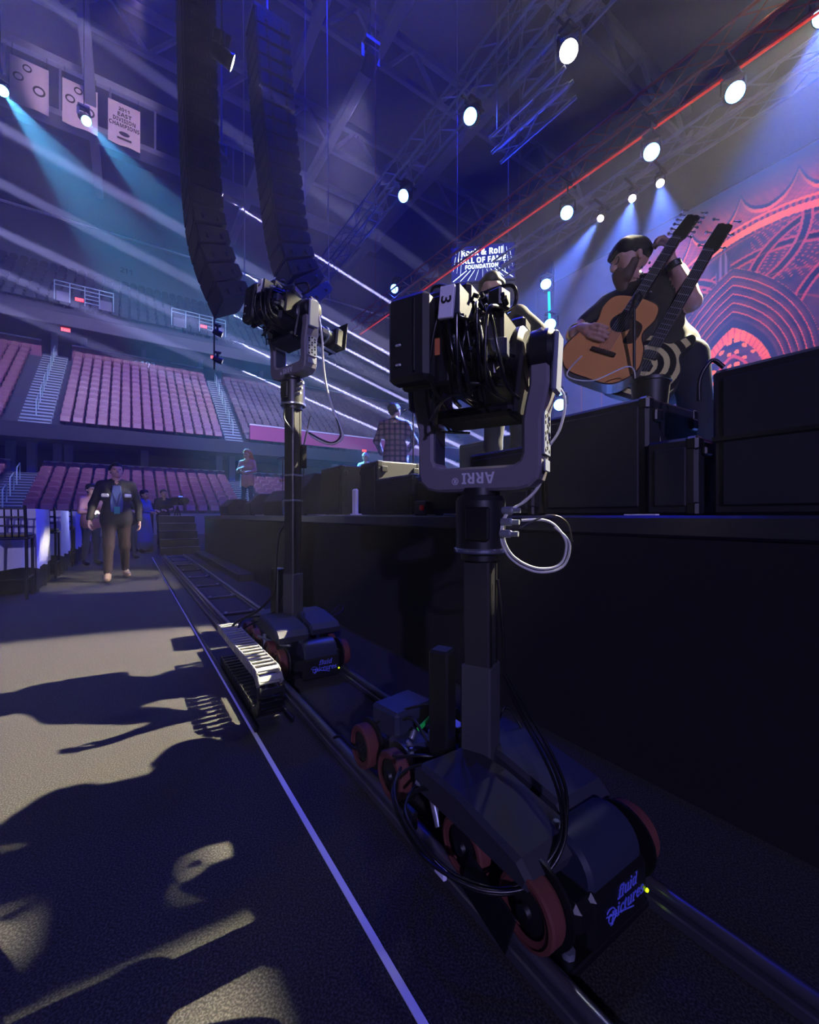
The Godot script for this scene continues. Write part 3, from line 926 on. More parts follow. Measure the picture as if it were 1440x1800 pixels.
func cabinet(called: String, label: String, cat: String, x0: float, x1: float, z0: float, z1: float, h: float, y := 1.0, grp := "") -> Node3D:
	# a box with a framed grille on the side that faces the hall, handles, corner caps
	var t := thing(called, label, cat, Vector3((x0 + x1) / 2, y, (z0 + z1) / 2), 0.0, grp)
	var w := x1 - x0
	var d := z1 - z0
	var b := MB.new(); b.box(Vector3(0, h / 2, 0), Vector3(w, h, d), 0.012); obj("body", b, M.cabinet, t)
	b = MB.new(); b.box(Vector3(-w / 2 - 0.004, h / 2, 0), Vector3(0.012, h - 0.07, d - 0.07), 0.004); obj("grille", b, M.grille, t)
	b = MB.new(); b.box(Vector3(0, h * 0.42, d / 2 + 0.003), Vector3(w * 0.62, h * 0.52, 0.01), 0.003); obj("side_panel", b, M.panel, t)
	for s in [-1, 1]:
		b = MB.new(); b.box(Vector3(s * w * 0.36, h * 0.85, d / 2 + 0.008), Vector3(0.06, 0.05, 0.02), 0.006); obj("handle", b, M.black, t)
		for k in [0.0, 1.0]:
			b = MB.new(); b.box(Vector3(s * (w / 2 - 0.025), k * (h - 0.05) + 0.025, d / 2 - 0.02), Vector3(0.056, 0.056, 0.046), 0.01); obj("corner_cap", b, M.black, t)
	return t


func wedge(label: String, x: float, z: float, w: float, h: float, turn: float):
	var t := thing("floor_monitor", label, "speaker", Vector3(x, 1.0, z), turn, "wedge monitors along the stage edge")
	var p := PackedVector2Array([Vector2(-0.26, 0), Vector2(0.26, 0), Vector2(0.30, h * 0.35), Vector2(0.10, h), Vector2(-0.12, h), Vector2(-0.28, h * 0.55)])
	var b := MB.new(); b.prism(p, w, Transform3D(Basis(), Vector3.ZERO), 0.01); obj("body", b, M.cabinet, t)
	b = MB.new(); b.bar(Vector3(0.285, h * 0.42, 0), Vector3(0.125, h * 0.95, 0), w * 0.84, 0.012, 0.003); obj("grille", b, M.grille, t)
	for s in [-1, 1]:
		b = MB.new(); b.box(Vector3(0, h * 0.5, s * (w / 2 + 0.004)), Vector3(0.12, 0.05, 0.014), 0.005); obj("handle", b, M.black, t)


func stage_gear():
	wedge("small dark wedge monitor at the far end of the stage edge", 1.95, -9.6, 0.55, 0.34, 0.1)
	wedge("dark wedge monitor on the stage edge just right of the woman", 1.95, -7.4, 0.6, 0.36, -0.1)
	wedge("dark wedge monitor on the stage edge left of the far camera column", 1.98, -6.15, 0.55, 0.36, 0.2)
	wedge("larger dark wedge monitor on the stage edge right of the far camera column", 1.95, -5.0, 0.55, 0.5, 0.0)
	cabinet("subwoofer", "black speaker box on the stage edge, right of the wedge monitors", "speaker", 1.75, 2.02, -4.35, -3.83, 0.5)
	cabinet("subwoofer", "smaller black speaker box on the stage edge with a blue lit side", "speaker", 1.75, 2.2, -3.42, -3.1, 0.465)
	cabinet("subwoofer", "black speaker box on the stage seen through the near camera yoke", "speaker", 2.9, 3.3, -3.4, -2.5, 0.74)
	cabinet("subwoofer", "wide black speaker box on the stage in front of the guitarist", "speaker", 1.75, 2.2, -1.40, -0.88, 0.485)
	var t := cabinet("subwoofer", "large black speaker box on the stage at the right edge", "speaker", 1.75, 2.2, -0.655, 0.6, 0.52)
	var b := MB.new(); b.box(Vector3(-0.235, 0.27, 0), Vector3(0.02, 0.014, 1.24)); obj("seam", b, M.black, t)
	b = MB.new(); b.tube(spline([Vector3(-0.2, 0.53, -0.6), Vector3(-0.22, 0.56, -0.63), Vector3(-0.24, 0.5, -0.66), Vector3(-0.235, 0.42, -0.665)]), 0.008, 6); obj("cable", b, M.cable, t)
	cabinet("amplifier_case", "low black case standing in the gap between the two big speaker boxes", "case", 1.72, 2.15, -0.872, -0.69, 0.29)
	cabinet("amplifier_case", "low black case on the stage edge behind the near camera mast", "case", 1.70, 2.1, -1.90, -1.42, 0.36)
	cabinet("amplifier_case", "low black case on the stage edge just right of the blue sided speaker box", "case", 1.70, 1.95, -3.05, -2.5, 0.30)
	cabinet("amplifier_case", "low black case on the stage edge behind the near camera yoke", "case", 1.70, 1.95, -2.45, -1.95, 0.26)
	t = thing("bin", "black pail shaped bin on top of the wide speaker box", "bin", Vector3(2.05, 1.486, -1.02))
	b = MB.new(); b.lathe([Vector2(0, 0), Vector2(0.07, 0), Vector2(0.085, 0.15), Vector2(0.08, 0.15), Vector2(0.066, 0.01)], Transform3D(), 20); obj("bucket", b, M.black, t)
	b = MB.new(); b.lathe([Vector2(0.085, 0.135), Vector2(0.09, 0.137), Vector2(0.09, 0.152), Vector2(0.08, 0.153)], Transform3D(), 20); obj("rim", b, M.black, t)
	mic_stand("black microphone stand in front of the guitarist", Vector3(2.32, 1.0, -1.24), 1.16, false)
	mic_stand("black microphone stand beside the man in the plaid shirt", Vector3(2.4, 1.0, -3.52), 1.12, true)
	mic_stand("thin microphone stand at the far end of the stage", Vector3(2.6, 1.0, -8.5), 1.2, true)
	b = MB.new(); b.box(Vector3(1.66, 1.003, -3.2), Vector3(0.03, 0.005, 2.0)); tag(obj("edge_tape", b, M.tape), "white tape strip along the stage edge left of the near camera head", "tape")
	b = MB.new(); b.box(Vector3(1.66, 1.003, -0.86), Vector3(0.03, 0.005, 0.12)); tag(obj("edge_tape", b, M.tape), "short white tape strip on the stage edge under the wide speaker box", "tape")
	t = thing("tape_roll_case", "upright pale plastic panel between two speaker boxes on the stage edge", "panel", Vector3(1.75, 1.0, -3.52))
	b = MB.new(); b.box(Vector3(0, 0.12, 0), Vector3(0.03, 0.25, 0.09), 0.012); obj("panel", b, M.white, t)
	b = MB.new(); b.box(Vector3(-0.01, 0.008, 0.05), Vector3(0.06, 0.016, 0.16), 0.004); obj("foot", b, M.white, t)
	t = thing("keyboard_stand", "pale wooden cross shaped stand at the far end of the stage", "stand", Vector3(2.9, 1.0, -8.7))
	b = MB.new(); b.bar(Vector3(0, 0, 0), Vector3(0.02, 1.05, 0), 0.08, 0.06, 0.01); obj("post", b, M.wood, t)
	b = MB.new(); b.bar(Vector3(-0.3, 0.72, 0), Vector3(0.3, 0.84, 0), 0.08, 0.06, 0.01); obj("cross_piece", b, M.wood, t)
	# added unseen drapes beyond the right edge, gaps cut to shape floor shadows
	t = thing("shadow_drape", "added tall black drape beyond the right edge, cut to shape floor shadows", "drape", Vector3(6.5, 1.0, 0))
	b = MB.new(); b.prism(PackedVector2Array([Vector2(0.714, 0.0), Vector2(0.714, 5.7), Vector2(0.702, 5.7), Vector2(0.70, 5.16), Vector2(0.61, 5.16), Vector2(0.60, 5.7), Vector2(-3.0, 5.7), Vector2(-3.0, 0.0)]), 0.03, Transform3D(Basis(Vector3.UP, PI / 2), Vector3.ZERO)); obj("panel", b, M.drape, t)
	b = MB.new(); b.prism(PackedVector2Array([Vector2(0.742, 0.0), Vector2(0.80, 0.0), Vector2(0.80, 5.22), Vector2(0.87, 5.2), Vector2(0.968, 5.2), Vector2(0.968, 5.7), Vector2(0.875, 5.7), Vector2(0.86, 5.32), Vector2(0.80, 5.32), Vector2(0.79, 5.7), Vector2(0.742, 5.7)]), 0.03, Transform3D(Basis(Vector3.UP, PI / 2), Vector3.ZERO)); obj("panel", b, M.drape, t)
	b = MB.new(); b.box(Vector3(0, 5.75, 1.0), Vector3(0.06, 0.1, 4.0), 0.01); obj("pipe", b, M.black, t)
	for z in [3.0, 1.0]:
		b = MB.new(); b.tube([Vector3(0, 0, z), Vector3(0, 5.75, z)], 0.03, 8); obj("upright", b, M.black, t)
	# steps at the far end of the stage
	t = thing("stage_steps", "black stage steps with pale edges at the far end of the stage", "steps", Vector3(1.12, 0, -12.3))
	for k in 5:
		b = MB.new(); b.box(Vector3(0, 0.1 + 0.2 * k - 0.02, -0.28 * k), Vector3(0.9, 0.2, 0.3), 0.005); obj("step", b, M.black, t)
		b = MB.new(); b.box(Vector3(0, 0.19 + 0.2 * k, -0.28 * k + 0.14), Vector3(0.88, 0.012, 0.025)); obj("step_edge", b, M.steel, t)
	cabinet("equipment_case", "black upright case beside the stage steps", "case", 0.05, 0.6, -14.5, -13.9, 1.35, 0.0)
	b = MB.new(); b.box(Vector3(1.5, 0.055, -9.2), Vector3(0.24, 0.11, 5.0), 0.01); tag(obj("cable_ramp", b, M.panel), "low dark cable ramp along the foot of the stage at its far end", "ramp")


func mic_stand(label: String, at: Vector3, h: float, boom: bool):
	var t := thing("microphone_stand", label, "mic stand", at)
	var b := MB.new(); b.lathe([Vector2(0, 0), Vector2(0.12, 0), Vector2(0.12, 0.012), Vector2(0.02, 0.03)], Transform3D(), 16); obj("base", b, M.black, t)
	b = MB.new(); b.tube([Vector3(0, 0.02, 0), Vector3(0, h, 0)], 0.008, 8); obj("pole", b, M.black, t)
	if boom:
		b = MB.new(); b.tube([Vector3(-0.12, h - 0.08, 0), Vector3(0.3, h + 0.12, 0.05)], 0.007, 6); obj("boom", b, M.black, t)
	b = MB.new()
	var e := Vector3(0.3, h + 0.12, 0.05) if boom else Vector3(0, h, 0)
	b.lathe([Vector2(0, -0.08), Vector2(0.012, -0.08), Vector2(0.016, 0.0), Vector2(0.025, 0.02), Vector2(0.025, 0.05), Vector2(0.0, 0.07)], Transform3D(Basis(Vector3.RIGHT, 0.5), e), 10)
	obj("microphone", b, M.black, t)


func led_wall():
	var W := 832
	var H := 448
	var data := PackedByteArray()
	data.resize(W * H * 3)
	var f := FastNoiseLite.new(); f.seed = 7; f.frequency = 0.03; f.fractal_octaves = 3
	for j in H:
		var y := 1.2 + 7.0 * (1.0 - (j + 0.5) / H)
		for i in W:
			var z := -9.0 + 13.0 * (i + 0.5) / W
			var n := f.get_noise_2d(i, j)
			var c := gothic(z, y, n)
			var k := (j * W + i) * 3
			data[k] = int(clampf(c.r, 0, 1) * 255)
			data[k + 1] = int(clampf(c.g, 0, 1) * 255)
			data[k + 2] = int(clampf(c.b, 0, 1) * 255)
	var tex := ImageTexture.create_from_image(Image.create_from_data(W, H, false, Image.FORMAT_RGB8, data))
	var m := mat("led_picture", Color(0.02, 0.02, 0.02), 0.5)
	m.emission_enabled = true
	m.emission = Color.WHITE
	m.emission_operator = BaseMaterial3D.EMISSION_OP_MULTIPLY
	m.emission_texture = tex
	m.emission_energy_multiplier = LED
	var t := thing("video_wall", "huge video wall with a red gothic vault picture behind the guitarist", "screen", Vector3(11.0, 0, 0))
	var b := MB.new()
	b.quad_uv(Vector3(0, 1.2, -9.0), Vector3(0, 1.2, 4.0), Vector3(0, 8.2, 4.0), Vector3(0, 8.2, -9.0))
	obj("screen_picture", b, m, t)
	b = MB.new(); b.box(Vector3(0.13, 4.7, -2.5), Vector3(0.24, 7.1, 13.1), 0.02); obj("screen_frame", b, M.black, t)
	for z in [-8.0, -2.5, 3.0]:
		b = MB.new(); b.box(Vector3(0.3, 0.6 + 0.5, z), Vector3(0.3, 0.3, 0.3), 0.02); obj("screen_foot", b, M.black, t)


func gothic(z: float, y: float, n: float) -> Color:
	var red := Color(0.80, 0.24, 0.24)
	var dark := Color(0.15, 0.09, 0.22)
	var mid := Color(0.38, 0.17, 0.25)
	var hot := Color(1.0, 0.42, 0.22)
	var c: Color
	var rho := Vector2(z + 3.1, y - 4.2).length()
	var dz := absf(z + 3.72)
	var dy := maxf(0.0, y - 3.9)
	var w := (dz + sqrt(dz * dz + 3.0 * (dz * dz + dy * dy))) / 3.0
	var cell := 0.5 + 0.5 * sin(z * 46.0 + 6.0 * sin(y * 7.0)) * sin(y * 60.0)
	if rho > 2.82:   # spandrels above the great arch: a scaled red field with curved points
		c = red.lerp(mid, 0.35 + 0.35 * cell + 0.3 * n)
		var a := fposmod(z + 3.1, 0.95) - 0.475
		var rise := 0.55 * exp(-absf(a) * 6.0)
		var edge := y - (4.2 + sqrt(maxf(0.0, 9.4 - minf(9.4, pow(z + 3.1, 2)))) + 0.12 + rise)
		if absf(edge) < 0.035: c = dark
		elif edge < 0.0 and edge > -0.12: c = hot.lerp(red, 0.6)
		if rho < 2.97: c = hot.lerp(red, 0.15 + 0.4 * n)
		elif rho < 3.04: c = dark.lerp(red, 0.2 + 0.6 * float(fposmod(atan2(y - 4.2, z + 3.1) * 30.0, 1.0) > 0.5))
		elif rho < 3.1: c = hot.lerp(red, 0.5)
		c = c.lerp(Color(0.13, 0.14, 0.30), clampf((y - 7.35) / 0.8, 0.0, 1.0))  # haze colour painted in so the top edge blends
		if z < -6.1:
			c = dark.lerp(Color(0.20, 0.19, 0.36), 0.6 + 0.3 * n)
			if fposmod(z, 0.62) < 0.035 and y < 6.4 + 0.5 * n: c = mid
			c = c.lerp(Color(0.10, 0.10, 0.22), clampf((-7.6 - z) / 1.0, 0.0, 1.0))  # left end fades into painted haze as well
	elif w < 0.56:   # the small window
		c = dark.lerp(mid, 0.4 + n)
		var q := sin(dz * 22.0) * sin(y * 24.0 + sin(z * 9.0))
		if q > 0.45 + 0.4 * n: c = hot
		if absf(w - 0.34) < 0.025: c = red
	elif w < 0.70: c = hot.lerp(red, 0.25 + 0.6 * float(fposmod((atan2(y - 3.9, z + 3.72)) * 9.0, 1.0) > 0.8) + 0.4 * n)
	elif w < 0.80: c = dark
	elif w < 1.45:
		var q := fposmod(w * 9.0, 1.0)
		c = mid.lerp(dark, 0.3 + 0.5 * float(q > 0.6) + 0.5 * n)
		if q < 0.16: c = red.lerp(hot, 0.3)
	else:   # tracery in front of the vault
		c = dark.lerp(mid, 0.45 + 0.8 * n)
		if cell > 0.72 and rho > 1.6 and z > -3.4: c = red.lerp(mid, 0.3)
		for q in [[-3.1, 4.2, 2.3], [-4.9, 5.3, 1.2], [-2.2, 5.6, 1.3], [-1.2, 4.6, 1.6], [-5.4, 3.6, 1.5], [-3.6, 6.9, 1.1]]:
			var d := absf(Vector2(z - q[0], y - q[1]).length() - q[2])
			if d < 0.05: c = Color(0.10, 0.06, 0.16)
			elif d < 0.1: c = red.lerp(mid, 0.25)
		if absf(z + 3.9) < 0.14 and y > 5.5 and y < 7.0 - absf(z + 3.9) * 4.0: c = dark.lerp(Color(0.5, 0.32, 0.44), 0.5 + 0.5 * sin(z * 60.0))
		if absf(fposmod(rho * 2.0, 1.0) - 0.5) < 0.04: c = c.lerp(red, 0.4)
	return c

const LED := 1.15


# ---------------------------------------------------------------- robotic dollies and stabilised camera heads

func wheel(t: Node3D, x: float, z: float, side: float):
	var xf := Transform3D(Basis(Vector3(0, -side, 0), Vector3(side, 0, 0), Vector3(0, 0, 1)), Vector3(x, 0.142, z))
	var b := MB.new()
	b.lathe([Vector2(0.052, -0.02), Vector2(0.074, -0.022), Vector2(0.077, -0.015), Vector2(0.077, 0.016), Vector2(0.074, 0.022), Vector2(0.066, 0.024), Vector2(0.066, 0.02), Vector2(0.052, 0.018)], xf, 28)
	var o := obj("wheel", b, M.tyre, t)
	b = MB.new()
	b.lathe([Vector2(0, -0.018), Vector2(0.053, -0.018), Vector2(0.053, 0.012), Vector2(0.02, 0.02), Vector2(0.016, 0.03), Vector2(0.0, 0.032)], xf, 20)
	obj("hub", b, M.black, o)
	b = MB.new()
	b.lathe([Vector2(0.077, -0.024), Vector2(0.09, -0.026), Vector2(0.09, -0.034), Vector2(0.05, -0.034), Vector2(0.05, -0.024), Vector2(0.077, -0.024)], xf, 24)
	obj("flange", b, M.black, o)


func dolly(label: String, at: Vector3, top: float, low: float, near: bool):
	var t := thing("camera_dolly", label, "camera dolly", at)
	var b := MB.new()
	b.box(Vector3(0, 0.115, -0.01), Vector3(0.26, 0.07, 0.94), 0.012)
	b = MB.new(); b.box(Vector3(0, 0.12, -0.02), Vector3(0.27, 0.07, 0.92), 0.015); obj("chassis", b, M.dolly_black, t)
	for s in [-1, 1]:
		for z in [0.365, 0.155, -0.205, -0.415]:
			wheel(t, s * 0.195, z, s)
		for z in [0.26, -0.31]:
			b = MB.new(); b.box(Vector3(s * 0.152, 0.145, z), Vector3(0.022, 0.06, 0.30), 0.008); obj("bogie_arm", b, M.dolly_black, t)
			b = MB.new(); b.lathe([Vector2(0, 0), Vector2(0.016, 0), Vector2(0.014, 0.014), Vector2(0, 0.016)], Transform3D(Basis(Vector3(0, -s, 0), Vector3(s, 0, 0), Vector3(0, 0, 1)), Vector3(s * 0.163, 0.15, z)), 10); obj("bolt", b, M.steel, t)
	# motors with round covers, front and rear
	for e in [1, -1]:
		var xf := Transform3D(Basis(Vector3(0, 1, 0), Vector3(1, 0, 0), Vector3(0, 0, -1)), Vector3(0.03, 0.165, e * 0.355))
		b = MB.new(); b.lathe([Vector2(0, -0.105), Vector2(0.07, -0.105), Vector2(0.08, -0.095), Vector2(0.08, 0.095), Vector2(0.07, 0.105), Vector2(0, 0.105)], xf, 28); obj("motor_cover", b, M.satin_blue_lit, t)
		b = MB.new(); b.box(Vector3(0.03, 0.095, e * 0.405), Vector3(0.235, 0.13, 0.08), 0.015); obj("end_housing", b, M.dolly_black, t)
	var led := MB.new(); led.lathe([Vector2(0, 0), Vector2(0.005, 0), Vector2(0.004, 0.004), Vector2(0, 0.005)], Transform3D(Basis(Vector3.RIGHT, PI / 2), Vector3(0.135, 0.075, 0.446)), 8)
	obj("status_light", led, M.led_yellow, t)
	var lg := Basis(Vector3(0, 0, 1), 0.0)
	for i in 2:
		var l := obj("lettering", text_mesh(["fluid", "pictures"][i], 0.036, 0.002, "Droid Serif", false), M.logo, t)
		l.transform = Transform3D(Basis(Vector3(1, 0, 0), Vector3(0.25, 1, 0), Vector3(0, 0, 1)), Vector3(0.05 + 0.002 * i, 0.128 - 0.036 * i, 0.4465))
	var sw := []
	for k in 26:
		var a := 0.5 + k * 0.34
		var r := 0.006 + 0.0011 * k
		sw.append(Vector3(-0.02 + 0.7 * r * cos(a), 0.10 + 0.7 * r * sin(a) - 0.01, 0.4465))
	sw.append(Vector3(0.075, 0.068, 0.4465))
	b = MB.new(); b.tube(sw, 0.0018, 5); obj("emblem", b, M.logo, t)
	# hoods over the drive, left and right
	for s in [-1, 1]:
		var p := PackedVector2Array([Vector2(-0.10, 0.17), Vector2(0.33, 0.17), Vector2(0.345, 0.205), Vector2(0.31, 0.235), Vector2(0.10, 0.265), Vector2(-0.06, 0.262), Vector2(-0.10, 0.235)])
		b = MB.new(); b.prism(p, 0.20, Transform3D(Basis(Vector3(0, 0, 1), Vector3(0, 1, 0), Vector3(-1, 0, 0)), Vector3(s * 0.115 - 0.005, low - 0.225, 0.04 if s < 0 else -0.03)), 0.012); obj("hood", b, M.hood, t)
	b = MB.new(); b.box(Vector3(0, low - 0.03, 0), Vector3(0.17, 0.05, 0.17), 0.01); obj("mast_foot", b, M.dolly_black, t)
	var mb := Basis(Vector3.UP, 0.45)
	b = MB.new(); b.box(Vector3(0, (low + top) / 2, 0), Vector3(0.084, top - low, 0.084), 0.006, mb); obj("mast", b, M.mast, t)
	b = MB.new(); b.box(Vector3(0, low + 0.15, 0), Vector3(0.098, 0.30, 0.098), 0.006, mb); obj("mast_sleeve", b, M.mast_pale, t)
	for s in [-1, 1]:
		b = MB.new(); b.box(mb * Vector3(s * 0.025, 0, 0.043) + Vector3(0, (low + top) / 2, 0), Vector3(0.01, top - low, 0.004), 0.0, mb); obj("mast_groove", b, M.black, t)
	b = MB.new(); b.box(Vector3(-0.075, low + 0.16, -0.10), Vector3(0.07, 0.34, 0.07), 0.008, mb); obj("battery_pack", b, M.dolly_black, t)
	b = MB.new(); b.box(Vector3(-0.06, 0.245, -0.36), Vector3(0.19, 0.10, 0.15), 0.012, Basis(Vector3.UP, 0.15)); obj("control_box", b, M.satin_blue_lit, t)
	b = MB.new(); b.box(Vector3(-0.10, 0.185, -0.24), Vector3(0.14, 0.07, 0.11), 0.012, Basis(Vector3.UP, -0.2)); obj("control_box", b, M.satin_blue_lit, t)
	b = MB.new(); b.box(Vector3(0.08, 0.205, -0.33), Vector3(0.12, 0.1, 0.16), 0.012); obj("control_box", b, M.dolly_black, t)
	for k in 9:
		b = MB.new(); b.lathe([Vector2(0, 0), Vector2(0.009, 0), Vector2(0.009, 0.02), Vector2(0.006, 0.03), Vector2(0, 0.03)], Transform3D(Basis(Vector3(0, 0, 1), 0.6 * sin(k * 2.1)), Vector3(-0.15 + 0.02 * k, 0.20 + 0.012 * (k % 3), -0.17 - 0.03 * (k % 4))), 8); obj("connector", b, M.steel, t)
	for k in 3:
		b = MB.new(); b.box(Vector3(-0.012 + 0.005 * k, 0.328 - 0.032 * k, -0.17 + 0.06 * k), Vector3(0.05, 0.004, 0.035), 0.001, Basis(Vector3.UP, 0.6 + k)); obj("paper_tag", b, M.paper, t)
	b = MB.new(); b.box(Vector3(-0.05, 0.262, 0.01), Vector3(0.035, 0.012, 0.07), 0.003, Basis(Vector3.UP, 0.7)); obj("latch", b, M.steel_pale, t)
	b = MB.new(); b.box(Vector3(-0.285, 0.12, 0.16), Vector3(0.012, 0.03, 0.04), 0.003); obj("paper_tag", b, M.paper, t)
	# a shiny lever and clamps on the left flank
	b = MB.new(); b.tube([Vector3(-0.19, 0.11, 0.03), Vector3(-0.185, 0.20, -0.02), Vector3(-0.18, 0.215, -0.03)], 0.012, 8); obj("lever", b, M.steel, t)
	b = MB.new(); b.tube(spline([Vector3(-0.22, 0.21, -0.04), Vector3(-0.19, 0.205, 0.06), Vector3(-0.15, 0.20, 0.19), Vector3(-0.10, 0.20, 0.25)]), 0.007, 8); obj("handle_bar", b, M.steel, t)
	b = MB.new(); b.lathe([Vector2(0, 0), Vector2(0.014, 0), Vector2(0.014, 0.012), Vector2(0.007, 0.02), Vector2(0, 0.02)], Transform3D(Basis(), Vector3(-0.06, 0.235, 0.33)), 12); obj("knob", b, M.steel, t)
	b = MB.new(); b.box(Vector3(-0.226, 0.09, 0.26), Vector3(0.006, 0.11, 0.16), 0.002, Basis(Vector3.RIGHT, 0.3)); obj("side_plate", b, M.dolly_black, t)
	var o := Vector3(0.93, 0, -0.985)
	var runs := []
	if near:
		runs = [
			[[Vector3(0.989, 0.499, -0.939), Vector3(0.959, 0.416, -0.826), Vector3(0.914, 0.370, -0.712), Vector3(0.876, 0.319, -0.641), Vector3(0.827, 0.255, -0.602), Vector3(0.757, 0.197, -0.612), Vector3(0.684, 0.163, -0.661), Vector3(0.614, 0.176, -0.733), Vector3(0.578, 0.211, -0.816), Vector3(0.576, 0.250, -0.914), Vector3(0.615, 0.273, -0.984), Vector3(0.710, 0.264, -1.017), Vector3(0.791, 0.229, -1.011)], 0.0045],
			[[Vector3(0.998, 0.499, -0.933), Vector3(0.973, 0.413, -0.817), Vector3(0.927, 0.362, -0.704), Vector3(0.884, 0.316, -0.636), Vector3(0.815, 0.233, -0.604), Vector3(0.732, 0.185, -0.623), Vector3(0.649, 0.177, -0.678), Vector3(0.588, 0.194, -0.762), Vector3(0.573, 0.209, -0.844), Vector3(0.585, 0.252, -0.956), Vector3(0.669, 0.256, -1.045)], 0.0045],
			[[Vector3(0.985, 0.497, -0.947), Vector3(0.954, 0.411, -0.836), Vector3(0.910, 0.359, -0.721), Vector3(0.874, 0.309, -0.649), Vector3(0.823, 0.254, -0.611), Vector3(0.751, 0.201, -0.623), Vector3(0.686, 0.171, -0.666), Vector3(0.622, 0.182, -0.733), Vector3(0.587, 0.214, -0.810), Vector3(0.591, 0.243, -0.904), Vector3(0.669, 0.244, -0.972)], 0.004],
			[[Vector3(0.96, 0.80, -0.94), Vector3(0.972, 0.65, -0.93), Vector3(0.99, 0.505, -0.942)], 0.005],
			[[Vector3(0.69, 0.172, -1.04), Vector3(0.71, 0.215, -0.98), Vector3(0.745, 0.225, -0.90), Vector3(0.79, 0.235, -0.83)], 0.006],
			[[Vector3(0.80, 0.25, -1.30), Vector3(0.83, 0.285, -1.22), Vector3(0.829, 0.25, -1.13), Vector3(0.85, 0.235, -1.05), Vector3(0.90, 0.25, -0.99)], 0.005],
			[[Vector3(0.76, 0.20, -1.40), Vector3(0.79, 0.26, -1.33), Vector3(0.87, 0.31, -1.25), Vector3(0.92, 0.34, -1.14)], 0.005],
			[[Vector3(0.73, 0.20, -1.2), Vector3(0.71, 0.24, -1.12), Vector3(0.75, 0.26, -1.06), Vector3(0.81, 0.25, -1.02)], 0.005],
			[[Vector3(0.655, 0.15, -1.5), Vector3(0.675, 0.16, -1.47), Vector3(0.70, 0.14, -1.40), Vector3(0.74, 0.19, -1.36)], 0.006],
			[[Vector3(1.02, 0.25, -1.02), Vector3(1.08, 0.34, -1.02), Vector3(1.12, 0.27, -0.98), Vector3(1.08, 0.23, -0.9)], 0.004],
		]
	else:
		runs = [
			[[Vector3(0.95, 1.48, -1.03), Vector3(0.90, 1.0, -1.03), Vector3(0.85, 0.87, -1.045), Vector3(0.83, 0.64, -1.045), Vector3(0.82, 0.48, -1.055), Vector3(0.74, 0.36, -1.115), Vector3(0.62, 0.28, -1.20), Vector3(0.585, 0.24, -1.215)], 0.009],
			[[Vector3(0.90, 0.98, -1.03), Vector3(0.885, 0.6, -1.03), Vector3(0.88, 0.42, -1.05), Vector3(0.80, 0.33, -1.08), Vector3(0.66, 0.30, -1.18), Vector3(0.60, 0.24, -1.12)], 0.007],
			[[Vector3(0.95, 0.33, -0.9), Vector3(0.80, 0.31, -0.93), Vector3(0.72, 0.30, -1.05), Vector3(0.65, 0.24, -1.15)], 0.007],
			[[Vector3(1.03, 0.30, -0.9), Vector3(1.13, 0.31, -0.85), Vector3(1.24, 0.34, -0.86), Vector3(1.24, 0.37, -0.9), Vector3(1.16, 0.33, -0.86), Vector3(1.10, 0.26, -0.85)], 0.005],
			[[Vector3(0.78, 0.27, -0.82), Vector3(0.84, 0.30, -0.76), Vector3(0.93, 0.31, -0.78), Vector3(0.97, 0.35, -0.88)], 0.006],
		]
	for r in runs:
		var pts := []
		for p in r[0]: pts.append(p - o)
		b = MB.new(); b.tube(spline(pts, 7), r[1], 7); obj("cable", b, M.cable, t)
	if near:
		b = MB.new(); b.tube([Vector3(0.831, 0.262, -1.189) - o, Vector3(0.855, 0.290, -1.173) - o, Vector3(0.875, 0.315, -1.159) - o], 0.008, 8); obj("green_sleeve", b, M.green, t)
		for q in [[Vector3(0.665, 0.165, -0.995), M.led_yellow], [Vector3(0.672, 0.145, -0.972), M.led_red]]:
			b = MB.new(); b.lathe([Vector2(0, 0), Vector2(0.005, 0), Vector2(0.004, 0.005), Vector2(0, 0.006)], Transform3D(Basis(), q[0] - o), 8); obj("status_light", b, q[1], t)
		b = MB.new(); b.box(Vector3(-0.268, 0.15, -0.0), Vector3(0.02, 0.05, 0.05), 0.004); obj("led_bracket", b, M.dolly_black, t)
	else:
		# receiver with its aerial half way up the mast
		b = MB.new(); b.box(Vector3(0.065, 1.40, 0.03), Vector3(0.035, 0.16, 0.03), 0.005); obj("receiver", b, M.dolly_black, t)
		b = MB.new(); b.tube([Vector3(0.065, 1.48, 0.03), Vector3(0.11, 1.68, 0.03)], 0.005, 6); obj("aerial", b, M.dolly_black, t)
		b = MB.new(); b.tube(spline([Vector3(0.065, 1.32, 0.03), Vector3(0.06, 1.22, 0.03), Vector3(0.045, 1.1, 0.04)]), 0.005, 6); obj("cable", b, M.cable, t)
		for y in [1.10, 1.27]:
			b = MB.new(); b.box(Vector3(0, y, 0), Vector3(0.096, 0.012, 0.096), 0.003, mb); obj("strap", b, M.steel, t)


